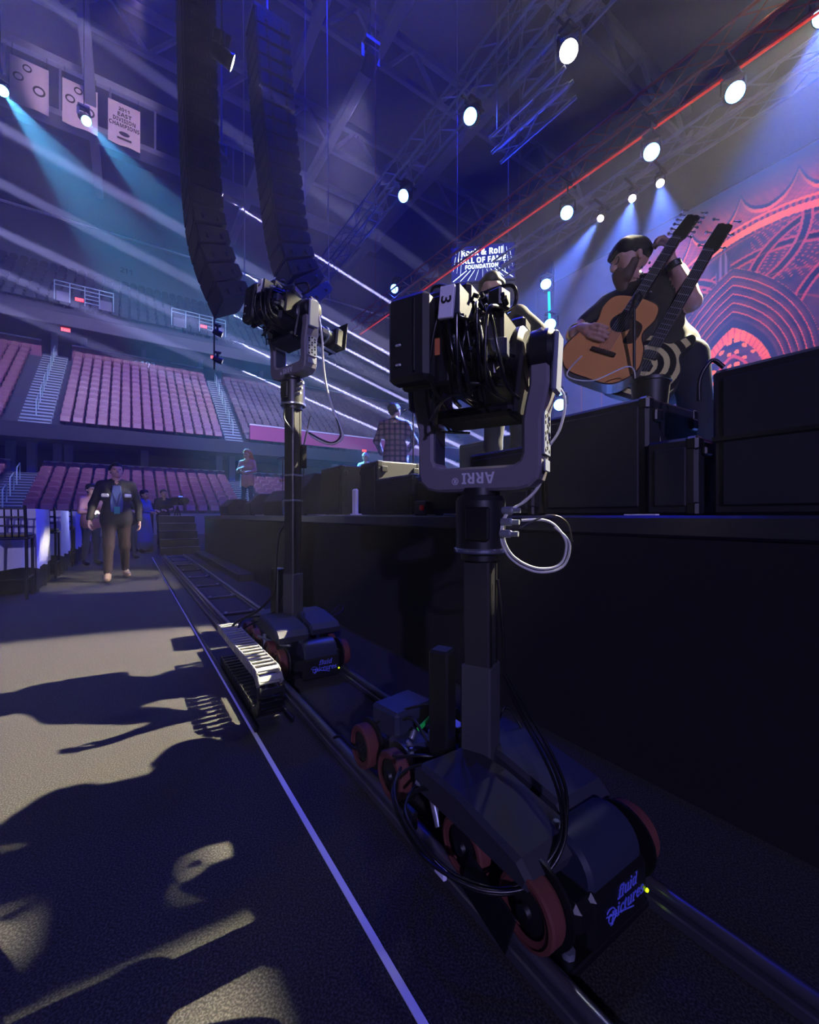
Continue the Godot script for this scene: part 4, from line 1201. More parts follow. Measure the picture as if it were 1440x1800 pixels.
func camera_head(label: String, at: Vector3, turn: float, tilt: float, near: bool):
	var t := thing("stabilised_camera", label, "camera", at, turn)
	var b := MB.new()
	b.lathe([Vector2(0, -0.215), Vector2(0.062, -0.215), Vector2(0.062, -0.19)], Transform3D(), 28)
	b.lathe([Vector2(0.078, -0.178), Vector2(0.078, -0.03), Vector2(0.07, -0.015), Vector2(0.06, -0.012), Vector2(0.06, 0.01)], Transform3D(), 32)
	obj("pan_housing", b, M.head_dark, t)
	b = MB.new(); b.lathe([Vector2(0.06, -0.192), Vector2(0.082, -0.192), Vector2(0.085, -0.188), Vector2(0.085, -0.18), Vector2(0.082, -0.176), Vector2(0.06, -0.176)], Transform3D(), 36); obj("clamp_ring", b, M.ring, t)
	b = MB.new(); b.box(Vector3(0.02, -0.10, 0.078), Vector3(0.075, 0.10, 0.02), 0.005); obj("motor_panel", b, M.dolly_black, t)
	for k in 3:
		b = MB.new(); b.lathe([Vector2(0, 0), Vector2(0.012, 0), Vector2(0.012, 0.03), Vector2(0.008, 0.035), Vector2(0.008, 0.055), Vector2(0, 0.055)], Transform3D(Basis(Vector3(0, 0, 1), -PI / 2), Vector3(0.075, -0.06 - 0.035 * k, 0.01 + 0.01 * k)), 10); obj("connector", b, M.steel, t)
	# the yoke
	var p := PackedVector2Array()
	var side := [Vector2(0.13, 0.0), Vector2(0.165, 0.008), Vector2(0.19, 0.03), Vector2(0.2, 0.065), Vector2(0.2, 0.2), Vector2(0.212, 0.25), Vector2(0.222, 0.30), Vector2(0.222, 0.42), Vector2(0.215, 0.45), Vector2(0.2, 0.462), Vector2(0.175, 0.45), Vector2(0.165, 0.42), Vector2(0.165, 0.30), Vector2(0.152, 0.24), Vector2(0.146, 0.2), Vector2(0.146, 0.105), Vector2(0.138, 0.085), Vector2(0.12, 0.075)]
	for q in side: p.append(q)
	for i in side.size():
		var q: Vector2 = side[side.size() - 1 - i]
		p.append(Vector2(-q.x, q.y))
	b = MB.new(); b.prism(p, 0.10, Transform3D(), 0.008); obj("yoke", b, M.yoke, t)
	for s in [-1, 1]:
		b = MB.new(); b.box(Vector3(s * 0.145, 0.155, 0), Vector3(0.006, 0.13, 0.075), 0.002); obj("inner_panel", b, M.satin_blue_lit, t)
		b = MB.new(); b.lathe([Vector2(0, -0.03), Vector2(0.058, -0.03), Vector2(0.068, -0.02), Vector2(0.068, 0.03), Vector2(0.058, 0.042), Vector2(0.02, 0.046), Vector2(0, 0.046)], Transform3D(Basis(Vector3(0, -s, 0), Vector3(s, 0, 0), Vector3(0, 0, 1)), Vector3(s * 0.19, 0.40, 0)), 28); obj("tilt_motor", b, M.head_dark, t)
		b = MB.new(); b.box(Vector3(s * 0.236, 0.36, 0.01), Vector3(0.016, 0.17, 0.075), 0.006, Basis(Vector3(0, 0, 1), s * -0.05)); obj("arm_cover", b, M.satin_pale, t)
	b = MB.new(); b.box(Vector3(0.2035, 0.165, 0), Vector3(0.008, 0.13, 0.078), 0.002); var vp := obj("vent_plate", b, M.satin_pale, t)
	for k in 15:
		b = MB.new(); b.box(Vector3(0.208, 0.115 + 0.024 * int(k / 3) + 0.008 * (k % 2), -0.022 + 0.022 * (k % 3)), Vector3(0.003, 0.011, 0.011), 0.001, Basis(Vector3.RIGHT, 0.6)); obj("vent_hole", b, M.void, vp)
	b = MB.new(); b.box(Vector3(0.205, 0.07, 0), Vector3(0.006, 0.035, 0.06), 0.002); obj("name_plate", b, M.satin_pale, t)
	var tx := obj("lettering", text_mesh("ARRI", 0.047, 0.001), M.letter, t)
	tx.transform = Transform3D(Basis(Vector3(0, 0, 1), PI), Vector3(0.01, 0.04, 0.0507))
	tx = obj("lettering", text_mesh("®", 0.03, 0.001), M.letter, t)
	tx.transform = Transform3D(Basis(Vector3(0, 0, 1), PI), Vector3(-0.065, 0.032, 0.0507))
	# what tilts: cradle, camera, lens, batteries
	var tb := Basis(Vector3.RIGHT, tilt)
	var c := Vector3(0, 0.40, 0)
	var ap := func(called: String, q: Vector3, size: Vector3, bev: float, m: Material, extra := Basis()) -> MeshInstance3D:
		var mb := MB.new(); mb.box(c + tb * q, size, bev, tb * extra)
		return obj(called, mb, m, t)
	ap.call("cradle", Vector3(0, -0.165, 0.0), Vector3(0.25, 0.04, 0.16), 0.012, M.dolly_black)
	for s in [-1, 1]: ap.call("cradle_arm", Vector3(s * 0.132, -0.09, 0), Vector3(0.02, 0.18, 0.12), 0.008, M.dolly_black, Basis(Vector3(0, 0, 1), s * -0.12))
	ap.call("camera_body", Vector3(0.01, 0.0, 0.03), Vector3(0.17, 0.215, 0.26), 0.018, M.head_dark)
	ap.call("side_module", Vector3(0.105, 0.02, 0.05), Vector3(0.03, 0.15, 0.18), 0.008, M.dolly_black)
	ap.call("side_module", Vector3(-0.095, 0.0, 0.05), Vector3(0.03, 0.17, 0.2), 0.008, M.dolly_black)
	var bat: MeshInstance3D = ap.call("battery", Vector3(-0.115, 0.02, 0.235), Vector3(0.13, 0.245, 0.06), 0.014, M.battery)
	ap.call("battery_plate", Vector3(-0.09, 0.02, 0.19), Vector3(0.16, 0.255, 0.03), 0.008, M.dolly_black)
	for k in 2: ap.call("battery_latch", Vector3(-0.14, 0.0 - 0.055 * k, 0.268), Vector3(0.018, 0.007, 0.006), 0.002, M.steel_pale)
	ap.call("battery_ridge", Vector3(-0.09, 0.02, 0.267), Vector3(0.006, 0.2, 0.005), 0.001, M.dolly_black)
	ap.call("orange_sticker", Vector3(-0.052, 0.0, 0.2065), Vector3(0.022, 0.05, 0.002), 0.0, M.sticker)
	ap.call("transmitter", Vector3(-0.04, 0.14, 0.12), Vector3(0.17, 0.06, 0.15), 0.012, M.dolly_black)
	ap.call("label_card", Vector3(0.008, 0.085, 0.262), Vector3(0.042, 0.085, 0.012), 0.002, M.card, Basis(Vector3(0, 0, 1), -0.1))
	ap.call("card_holder", Vector3(0.03, 0.09, 0.21), Vector3(0.02, 0.09, 0.09), 0.004, M.satin_blue_lit)
	var n3 := obj("lettering", text_mesh("3", 0.04, 0.001), M.void, t)
	n3.transform = Transform3D(tb * Basis(Vector3(0, 0, 1), -PI / 2 - 0.1), c + tb * Vector3(0.008, 0.09, 0.2688))
	ap.call("recorder", Vector3(0.06, 0.135, 0.06), Vector3(0.09, 0.05, 0.11), 0.01, M.satin_blue_lit, Basis(Vector3.UP, 0.4))
	ap.call("monitor_bracket", Vector3(0.11, 0.12, -0.06), Vector3(0.05, 0.04, 0.07), 0.008, M.dolly_black)
	b = MB.new()
	b.lathe([Vector2(0, 0.08), Vector2(0.058, 0.08), Vector2(0.058, 0.13), Vector2(0.052, 0.135), Vector2(0.052, 0.16), Vector2(0.06, 0.165), Vector2(0.06, 0.20), Vector2(0.053, 0.205), Vector2(0.053, 0.235), Vector2(0.062, 0.24), Vector2(0.062, 0.27), Vector2(0.056, 0.275), Vector2(0.056, 0.31), Vector2(0, 0.31)], Transform3D(tb * Basis(Vector3.RIGHT, -PI / 2), c + tb * Vector3(0.01, 0, 0)), 28)
	obj("lens", b, M.head_dark, t)
	for z in [0.18, 0.255]:
		b = MB.new(); b.lathe([Vector2(0.058, z - 0.008), Vector2(0.066, z - 0.006), Vector2(0.066, z + 0.006), Vector2(0.058, z + 0.008)], Transform3D(tb * Basis(Vector3.RIGHT, -PI / 2), c + tb * Vector3(0.01, 0, 0)), 30); obj("focus_ring", b, M.steel, t)
	ap.call("lens_motor", Vector3(0.085, -0.02, -0.2), Vector3(0.04, 0.05, 0.07), 0.01, M.satin_blue_lit)
	ap.call("lens_motor", Vector3(-0.07, -0.03, -0.24), Vector3(0.04, 0.05, 0.07), 0.01, M.dolly_black)
	ap.call("matte_box", Vector3(0.01, 0.0, -0.345), Vector3(0.16, 0.14, 0.07), 0.012, M.dolly_black)
	ap.call("matte_flag", Vector3(0.01, 0.03, -0.388), Vector3(0.19, 0.20, 0.008), 0.002, M.dolly_black)
	ap.call("support_rod", Vector3(0.01, -0.085, -0.2), Vector3(0.018, 0.018, 0.36), 0.006, M.steel)
	b = MB.new(); b.lathe([Vector2(0.03, -0.015), Vector2(0.085, -0.02), Vector2(0.10, -0.008), Vector2(0.10, 0.008), Vector2(0.085, 0.02), Vector2(0.03, 0.015)], Transform3D(tb * Basis(Vector3(0, -1, 0), Vector3(1, 0, 0), Vector3(0, 0, 1)), c + tb * Vector3(0.128, 0.0, -0.03)), 30); obj("gear_disc", b, M.dolly_black, t)
	# the tangle of cables round the body
	rng.seed = 11 if near else 12
	for k in 16:
		var y0 := rng.randf_range(-0.12, 0.15)
		var a0 := rng.randf_range(0.3, 2.6)
		var pts := []
		var n := 5
		for i in n:
			var a := a0 + i * rng.randf_range(0.25, 0.55)
			var rr := rng.randf_range(0.135, 0.19)
			pts.append(c + tb * Vector3(rr * cos(a) * 0.85, clampf(y0 + rng.randf_range(-0.10, 0.08) * i * 0.6, -0.19, 0.2), 0.03 + rr * sin(a) * 0.95))
		b = MB.new(); b.tube(spline(pts, 6), rng.randf_range(0.0035, 0.0065), 6); obj("cable", b, [M.cable, M.cable_shiny, M.cable][k % 3], t)
	for k in 11:
		var x0 := -0.03 + 0.014 * k + rng.randf_range(-0.008, 0.008)
		var x1 := x0 + rng.randf_range(-0.05, 0.05)
		var z0 := rng.randf_range(0.185, 0.25)
		var pts := [c + tb * Vector3(x0, rng.randf_range(0.07, 0.12), 0.10), c + tb * Vector3(x0, rng.randf_range(0.04, 0.09), z0), c + tb * Vector3((x0 + x1) / 2, rng.randf_range(-0.05, 0.05), z0 + 0.02), c + tb * Vector3(x1, rng.randf_range(-0.14, -0.08), z0 - 0.01), c + tb * Vector3(x1 + rng.randf_range(-0.03, 0.03), -0.155, 0.12)]
		b = MB.new(); b.tube(spline(pts, 7), rng.randf_range(0.0035, 0.007), 7); obj("cable", b, [M.cable_shiny, M.cable, M.cable_shiny][k % 3], t)
	for k in 12:
		var q := Vector3(rng.randf_range(0.0, 0.14), rng.randf_range(-0.12, 0.14), rng.randf_range(0.165, 0.19))
		b = MB.new(); b.lathe([Vector2(0, 0), Vector2(0.009, 0), Vector2(0.009, 0.022), Vector2(0.006, 0.024), Vector2(0.006, 0.034), Vector2(0, 0.034)], Transform3D(tb * Basis(Vector3.RIGHT, PI / 2 + rng.randf_range(-0.5, 0.5)), c + tb * q), 8); obj("connector", b, [M.steel, M.dolly_black, M.satin_blue_lit][k % 3], t)
	for k in 6:
		ap.call("electronics_box", Vector3(rng.randf_range(-0.02, 0.12), rng.randf_range(-0.1, 0.15), rng.randf_range(0.1, 0.18)), Vector3(rng.randf_range(0.04, 0.07), rng.randf_range(0.03, 0.06), 0.05), 0.006, [M.dolly_black, M.satin_blue_lit, M.head_dark][k % 3], Basis(Vector3.UP, rng.randf_range(-0.4, 0.4)))
	b = MB.new(); b.tube(spline([c + tb * Vector3(-0.05, 0.15, 0.1), c + tb * Vector3(0.03, 0.20, 0.05), c + tb * Vector3(0.10, 0.23, -0.01), c + tb * Vector3(0.10, 0.17, -0.02), c + tb * Vector3(0.05, 0.09, 0.1)]), 0.006, 8); obj("cable", b, M.cable_shiny, t)
	var o := at
	var inv := Basis(Vector3.UP, -turn)
	var runs := []
	if near:
		runs = [
			[[Vector3(1.065, 1.42, -0.83), Vector3(1.10, 1.36, -0.80), Vector3(1.09, 1.26, -0.81), Vector3(1.05, 1.17, -0.85), Vector3(1.04, 1.10, -0.84), Vector3(1.01, 1.045, -0.87), Vector3(0.965, 1.01, -0.90), Vector3(0.945, 0.95, -0.905), Vector3(0.97, 0.88, -0.89), Vector3(1.03, 0.84, -0.85), Vector3(1.09, 0.85, -0.81), Vector3(1.11, 0.91, -0.80), Vector3(1.09, 0.96, -0.815), Vector3(1.06, 0.985, -0.84), Vector3(1.0, 0.985, -0.88)], 0.0042, M.cable_white],
			[[Vector3(1.045, 1.17, -0.855), Vector3(1.035, 1.09, -0.845), Vector3(1.0, 1.04, -0.875), Vector3(0.957, 1.0, -0.905), Vector3(0.94, 0.94, -0.91), Vector3(0.968, 0.868, -0.892), Vector3(1.035, 0.828, -0.847), Vector3(1.10, 0.845, -0.805), Vector3(1.118, 0.915, -0.795), Vector3(1.08, 0.965, -0.82)], 0.004, M.cable_white],
			[[Vector3(1.0, 0.96, -0.885), Vector3(1.06, 1.0, -0.83), Vector3(1.11, 0.98, -0.80), Vector3(1.125, 0.92, -0.79)], 0.003, M.cable],
		]
	else:
		runs = [
			[[Vector3(1.03, 2.30, -2.60), Vector3(1.045, 2.14, -2.58), Vector3(1.06, 2.01, -2.60), Vector3(1.09, 1.86, -2.62), Vector3(1.13, 1.70, -2.60), Vector3(1.18, 1.58, -2.59), Vector3(1.185, 1.51, -2.58), Vector3(1.12, 1.475, -2.63), Vector3(1.03, 1.52, -2.69), Vector3(0.975, 1.60, -2.73)], 0.007, M.cable_white],
			[[Vector3(1.13, 1.70, -2.60), Vector3(1.165, 1.60, -2.59), Vector3(1.17, 1.52, -2.58), Vector3(1.12, 1.485, -2.63), Vector3(1.0, 1.55, -2.70)], 0.006, M.cable],
			[[Vector3(0.86, 1.70, -2.76), Vector3(0.85, 1.63, -2.74), Vector3(0.90, 1.56, -2.73)], 0.006, M.cable],
		]
	for r in runs:
		var pts := []
		for q in r[0]: pts.append(inv * (q - o))
		b = MB.new(); b.tube(spline(pts, 8), r[1], 8); obj("cable", b, r[2], t)


func dollies():
	mat("tyre", Color(0.36, 0.17, 0.15), 0.8)
	mat("dolly_black", Color(0.06, 0.06, 0.075), 0.4)
	mat("head_dark", Color(0.08, 0.08, 0.10), 0.4)
	mat("satin_blue_lit", Color(0.16, 0.18, 0.26), 0.35)  # dark satin with the blue light on covers and boxes put in
	mat("satin_pale", Color(0.45, 0.47, 0.55), 0.35)
	mat("mast", Color(0.15, 0.15, 0.17), 0.4)
	mat("mast_pale", Color(0.24, 0.24, 0.26), 0.45)
	mat("hood", Color(0.17, 0.18, 0.22), 0.6)
	mat("yoke", Color(0.42, 0.40, 0.44), 0.45)
	mat("battery", Color(0.10, 0.10, 0.12), 0.5)
	mat("letter", Color(0.75, 0.75, 0.80), 0.5)
	mat("logo", Color(0.40, 0.44, 0.90), 0.5)
	mat("ring", Color(0.70, 0.72, 0.80), 0.25, 0.9)
	mat("steel_pale", Color(0.75, 0.76, 0.80), 0.35, 0.4)
	mat("paper", Color(0.85, 0.85, 0.95), 0.8)
	mat("card", Color(0.82, 0.82, 0.88), 0.6)
	mat("sticker", Color(0.75, 0.42, 0.25), 0.6)
	mat("green", Color(0.10, 0.80, 0.30), 0.4)
	mat("cable_shiny", Color(0.07, 0.07, 0.09), 0.15)
	mat("cable_white", Color(0.72, 0.72, 0.70), 0.35)
	glow("led_yellow", Color(0.8, 1.0, 0.1), 2.5)
	glow("led_red", Color(1.0, 0.05, 0.08), 2.0)
	dolly("near black robotic track dolly with red tyred wheels and looped cables", Vector3(0.93, 0, -0.985), 0.86, 0.235, true)
	camera_head("near stabilised camera head whose yoke is lettered upside down", Vector3(0.93, 1.075, -0.985), -1.126, 0.0, true)
	dolly("far black robotic track dolly with a tall thin mast", Vector3(0.93, 0, -2.81), 1.72, 0.31, false)
	camera_head("far stabilised camera head on the tall mast, its lens pointing at the stage", Vector3(0.93, 1.93, -2.81), -1.28, -0.12, false)


# ---------------------------------------------------------------- people

func blob(bones: Array, cell: float, K := 80.0) -> Dictionary:
	# one smooth skin round tapered bones [a, b, radius a, radius b, group]; meshed as surface nets, handed back in pieces by group
	var lo := Vector3.ONE * 1e9
	var hi := -lo
	for q in bones:
		var r: float = maxf(q[2], q[3]) + cell * 3.0
		lo = lo.min(q[0] - Vector3.ONE * r).min(q[1] - Vector3.ONE * r)
		hi = hi.max(q[0] + Vector3.ONE * r).max(q[1] + Vector3.ONE * r)
	var nx := int((hi.x - lo.x) / cell) + 2
	var ny := int((hi.y - lo.y) / cell) + 2
	var nz := int((hi.z - lo.z) / cell) + 2
	var acc := PackedFloat32Array(); acc.resize(nx * ny * nz)
	var bd := PackedFloat32Array(); bd.resize(nx * ny * nz); bd.fill(1e9)
	var bg := PackedByteArray(); bg.resize(nx * ny * nz)
	var names := []
	for q in bones:
		if not names.has(q[4]): names.append(q[4])
		var g := names.find(q[4])
		var a: Vector3 = q[0]
		var ab: Vector3 = q[1] - q[0]
		var l2 := maxf(ab.length_squared(), 1e-9)
		var ra: float = q[2]
		var dr: float = q[3] - q[2]
		var m: float = maxf(q[2], q[3]) + maxf(cell * 2.5, 4.0 / K)
		var p0: Vector3 = (a.min(q[1]) - Vector3.ONE * m - lo) / cell
		var p1: Vector3 = (a.max(q[1]) + Vector3.ONE * m - lo) / cell
		for z in range(maxi(0, int(p0.z)), mini(nz - 1, int(p1.z) + 1) + 1):
			for y in range(maxi(0, int(p0.y)), mini(ny - 1, int(p1.y) + 1) + 1):
				var row := (z * ny + y) * nx
				for x in range(maxi(0, int(p0.x)), mini(nx - 1, int(p1.x) + 1) + 1):
					var pa := lo + Vector3(x, y, z) * cell - a
					var t := clampf(pa.dot(ab) / l2, 0.0, 1.0)
					var d := (pa - ab * t).length() - ra - dr * t
					if d < m:
						acc[row + x] += exp(-K * d)
						if d < bd[row + x]:
							bd[row + x] = d
							bg[row + x] = g
	var vid := {}
	var pos := PackedVector3Array()
	var nor := PackedVector3Array()
	var faces := []
	var sx := 1
	var sy := nx
	var sz := nx * ny
	for z in nz - 1:
		for y in ny - 1:
			var row := (z * ny + y) * nx
			for x in nx - 1:
				var i := row + x
				var inside := int(acc[i] > 1.0) + int(acc[i + 1] > 1.0) + int(acc[i + sy] > 1.0) + int(acc[i + sy + 1] > 1.0)
				inside += int(acc[i + sz] > 1.0) + int(acc[i + sz + 1] > 1.0) + int(acc[i + sz + sy] > 1.0) + int(acc[i + sz + sy + 1] > 1.0)
				if inside == 0 or inside == 8: continue
				var sum := Vector3.ZERO
				var n := 0
				for e in [[0, 0, 0, 1, 0, 0], [0, 1, 0, 1, 1, 0], [0, 0, 1, 1, 0, 1], [0, 1, 1, 1, 1, 1], [0, 0, 0, 0, 1, 0], [1, 0, 0, 1, 1, 0], [0, 0, 1, 0, 1, 1], [1, 0, 1, 1, 1, 1], [0, 0, 0, 0, 0, 1], [1, 0, 0, 1, 0, 1], [0, 1, 0, 0, 1, 1], [1, 1, 0, 1, 1, 1]]:
					var u := acc[i + e[0] + e[1] * sy + e[2] * sz]
					var w := acc[i + e[3] + e[4] * sy + e[5] * sz]
					if (u > 1.0) != (w > 1.0):
						var fu := log(maxf(u, 1e-6))
						var fw := log(maxf(w, 1e-6))
						var t := fu / (fu - fw)
						sum += Vector3(e[0], e[1], e[2]).lerp(Vector3(e[3], e[4], e[5]), t)
						n += 1
				vid[i] = pos.size()
				pos.append(lo + (Vector3(x, y, z) + sum / n) * cell)
				nor.append(Vector3.ZERO)
	for i in vid:
		for a in 3:
			var s: int = [sx, sy, sz][a]
			var b: int = [sy, sz, sx][a]
			var c: int = [sz, sx, sy][a]
			# the edge from corner i along axis a, shared by the cells i, i-b, i-b-c, i-c
			var u := acc[i] > 1.0
			var w := acc[i + s] > 1.0
			if u == w or not (vid.has(i - b) and vid.has(i - c) and vid.has(i - b - c)): continue
			var g := bg[i] if u else bg[i + s]
			var q := [vid[i - b - c], vid[i - c], vid[i], vid[i - b]]
			if not u: q = [q[3], q[2], q[1], q[0]]
			var m := (pos[q[2]] - pos[q[0]]).cross(pos[q[3]] - pos[q[1]])
			for k in q: nor[k] += m
			faces.append([g, q])
	var out := {}
	for g in names: out[g] = MB.new()
	for fc in faces:
		var b: MB = out[names[fc[0]]]
		var q: Array = fc[1]
		b.tri_n(pos[q[0]], pos[q[1]], pos[q[2]], nor[q[0]].normalized(), nor[q[1]].normalized(), nor[q[2]].normalized())
		b.tri_n(pos[q[0]], pos[q[2]], pos[q[3]], nor[q[0]].normalized(), nor[q[2]].normalized(), nor[q[3]].normalized())
	return out


func hand_bones(w: Vector3, dir: Vector3, palm: Vector3, curl: float, s := 1.0, grp := "hand") -> Array:
	# wrist, the way the fingers point, the way the palm faces; fingers bend towards the palm by «curl» at each joint
	var out := []
	dir = dir.normalized()
	palm = (palm - dir * palm.dot(dir)).normalized()
	var side := dir.cross(palm).normalized()
	out.append([w, w + dir * 0.055 * s, 0.021 * s, 0.024 * s, grp])
	for k in 2:
		var o := side * (0.018 * (k * 2 - 1)) * s
		out.append([w + dir * 0.02 * s + o * 0.7, w + dir * 0.085 * s + o, 0.016 * s, 0.014 * s, grp])
	var len := [0.88, 1.0, 0.94, 0.76]
	for f in 4:
		var p := w + dir * 0.088 * s + side * (f - 1.5) * 0.0195 * s
		var d := dir
		for j in 3:
			var c := curl * (0.7 + 0.3 * j)
			d = d * cos(c) + (palm - d * palm.dot(d)).normalized() * sin(c)
			var n: Vector3 = p + d * ([0.042, 0.027, 0.021][j] * len[f]) * s
			out.append([p, n, (0.0095 - 0.001 * j) * s, (0.009 - 0.001 * j) * s, grp])
			p = n
	var tp := w + dir * 0.025 * s - side * 0.026 * s
	var td := (dir * 0.75 - side * 0.75 + palm * 0.35).normalized()
	var tq := tp + td * 0.042 * s
	out.append([tp, tq, 0.013 * s, 0.011 * s, grp])
	out.append([tq, tq + (dir + palm * (0.4 + curl)).normalized() * 0.032 * s, 0.0105 * s, 0.009 * s, grp])
	return out


func head_bones(c: Vector3, face: Vector3, up: Vector3, s: float, hair: String, beard: bool, cap: bool) -> Array:
	var f := face.normalized()
	var x := up.cross(f).normalized()
	var u := f.cross(x).normalized()
	var P := func(a: float, b: float, d: float) -> Vector3: return c + (x * a + u * b + f * d) * s
	var o := []
	o.append([P.call(0, 0.03, -0.025), P.call(0, 0.025, 0.015), 0.083 * s, 0.078 * s, "face"])
	o.append([P.call(0, -0.03, 0.03), P.call(0, -0.075, 0.06), 0.062 * s, 0.036 * s, "face"])
	for k in [-1, 1]:
		o.append([P.call(k * 0.04, -0.02, 0.05), P.call(k * 0.025, -0.07, 0.05), 0.032 * s, 0.028 * s, "face"])
		o.append([P.call(k * 0.084, 0.015, -0.01), P.call(k * 0.088, -0.02, -0.005), 0.014 * s, 0.010 * s, "face"])
		o.append([P.call(k * 0.03, 0.038, 0.086), P.call(k * 0.05, 0.036, 0.072), 0.012 * s, 0.011 * s, "face"])
	o.append([P.call(0, 0.02, 0.09), P.call(0, -0.022, 0.113), 0.010 * s, 0.015 * s, "face"])
	o.append([P.call(-0.018, -0.05, 0.092), P.call(0.018, -0.05, 0.092), 0.009 * s, 0.009 * s, "face"])
	if hair != "":
		o.append([P.call(0, 0.07, 0.02), P.call(0, 0.05, -0.05), 0.068 * s, 0.078 * s, "hair"])
		o.append([P.call(0, 0.02, -0.07), P.call(0, -0.03, -0.065), 0.062 * s, 0.05 * s, "hair"])
		for k in [-1, 1]: o.append([P.call(k * 0.062, 0.05, 0.02), P.call(k * 0.068, 0.0, -0.03), 0.035 * s, 0.03 * s, "hair"])
		if hair == "long":
			for k in [-1, 0, 1]:
				o.append([P.call(k * 0.07, 0.02, -0.05), P.call(k * 0.09, -0.16, -0.05), 0.05 * s, 0.055 * s, "hair"])
				o.append([P.call(k * 0.09, -0.16, -0.05), P.call(k * 0.10, -0.32, -0.06), 0.055 * s, 0.03 * s, "hair"])
	if beard:
		o.append([P.call(0, -0.075, 0.075), P.call(0, -0.15, 0.07), 0.045 * s, 0.035 * s, "beard"])
		for k in [-1, 1]: o.append([P.call(k * 0.068, -0.03, 0.02), P.call(k * 0.035, -0.09, 0.06), 0.024 * s, 0.034 * s, "beard"])
		o.append([P.call(-0.03, -0.043, 0.095), P.call(0.03, -0.043, 0.095), 0.012 * s, 0.012 * s, "beard"])
	if cap:
		o.append([P.call(0, 0.068, 0.0), P.call(0, 0.058, -0.045), 0.083 * s, 0.082 * s, "cap"])
		o.append([P.call(-0.05, 0.075, 0.05), P.call(0.05, 0.075, 0.05), 0.045 * s, 0.045 * s, "cap"])
		o.append([P.call(-0.03, 0.055, 0.10), P.call(0.03, 0.055, 0.10), 0.016 * s, 0.016 * s, "cap"])
		for k in [-1, 1]: o.append([P.call(k * 0.06, 0.035, -0.02), P.call(k * 0.05, 0.03, -0.06), 0.04 * s, 0.045 * s, "cap"])
	return o


func body_bones(J: Dictionary, w: float, sleeve: float, long_shirt := 0.0) -> Array:
	# J: joints (pelvis, chest, neck, head, and pairs sh, el, wr, hip, knee, ankle, toe with [right, left]); w: build; sleeve 0 short, 1 long
	var o := []
	var pe: Vector3 = J.pelvis
	var ch: Vector3 = J.chest
	var sr: Vector3 = J.sh[0]
	var sl: Vector3 = J.sh[1]
	var across := (sl - sr) * 0.5
	o.append([ch - across * 0.45, ch + across * 0.45, 0.115 * w, 0.115 * w, "shirt"])
	var be := pe.lerp(ch, 0.45)
	o.append([be - across * 0.3, be + across * 0.3, 0.11 * w, 0.11 * w, "shirt"])
	o.append([sr.lerp(ch, 0.25), sl.lerp(ch, 0.25), 0.07 * w, 0.07 * w, "shirt"])
	o.append([sr, J.neck, 0.055 * w, 0.05 * w, "shirt"])
	o.append([sl, J.neck, 0.055 * w, 0.05 * w, "shirt"])
	o.append([pe.lerp(ch, 0.12) - across * 0.36, pe.lerp(ch, 0.12) + across * 0.36, 0.108 * w, 0.108 * w, "shirt"])
	if long_shirt > 0.0:
		for k in [-0.42, 0.0, 0.42]: o.append([pe + across * k + Vector3(0, 0.04, 0), pe + across * k + Vector3(0, -long_shirt, 0), 0.112 * w, 0.116 * w, "shirt"])
	o.append([pe - across * 0.36 + Vector3(0, -0.03, 0), pe + across * 0.36 + Vector3(0, -0.03, 0), 0.105 * w, 0.105 * w, "trousers"])
	o.append([J.neck - Vector3(0, 0.03, 0), (J.head as Vector3) - Vector3(0, 0.06, 0), 0.056, 0.05, "skin"])
	for k in 2:
		var s: Vector3 = J.sh[k]
		var e: Vector3 = J.el[k]
		var r: Vector3 = J.wr[k]
		var cut := s.lerp(e, 0.6)
		if sleeve > 0.5:
			o.append([s, e, 0.062 * w, 0.05 * w, "shirt"])
			o.append([e, e.lerp(r, 0.92), 0.05 * w, 0.038 * w, "shirt"])
			o.append([e.lerp(r, 0.8), r, 0.03, 0.026, "skin"])
		else:
			o.append([s, cut, 0.063 * w, 0.058 * w, "shirt"])
			o.append([s.lerp(e, 0.4), e, 0.048 * w, 0.042 * w, "skin"])
			o.append([e, r, 0.042 * w, 0.027, "skin"])
		var h: Vector3 = J.hip[k]
		var n: Vector3 = J.knee[k]
		var a: Vector3 = J.ankle[k]
		var t: Vector3 = J.toe[k]
		o.append([h, n, 0.092 * w, 0.066 * w, "trousers"])
		o.append([n, a.lerp(n, 0.12), 0.064 * w, 0.05 * w, "trousers"])
		o.append([a + Vector3(0, -0.02, 0), a.lerp(t, 0.5) + Vector3(0, -0.02, 0), 0.045, 0.042, "shoe"])
		o.append([a.lerp(t, 0.4) + Vector3(0, -0.03, 0), t, 0.042, 0.032, "shoe"])
	return o


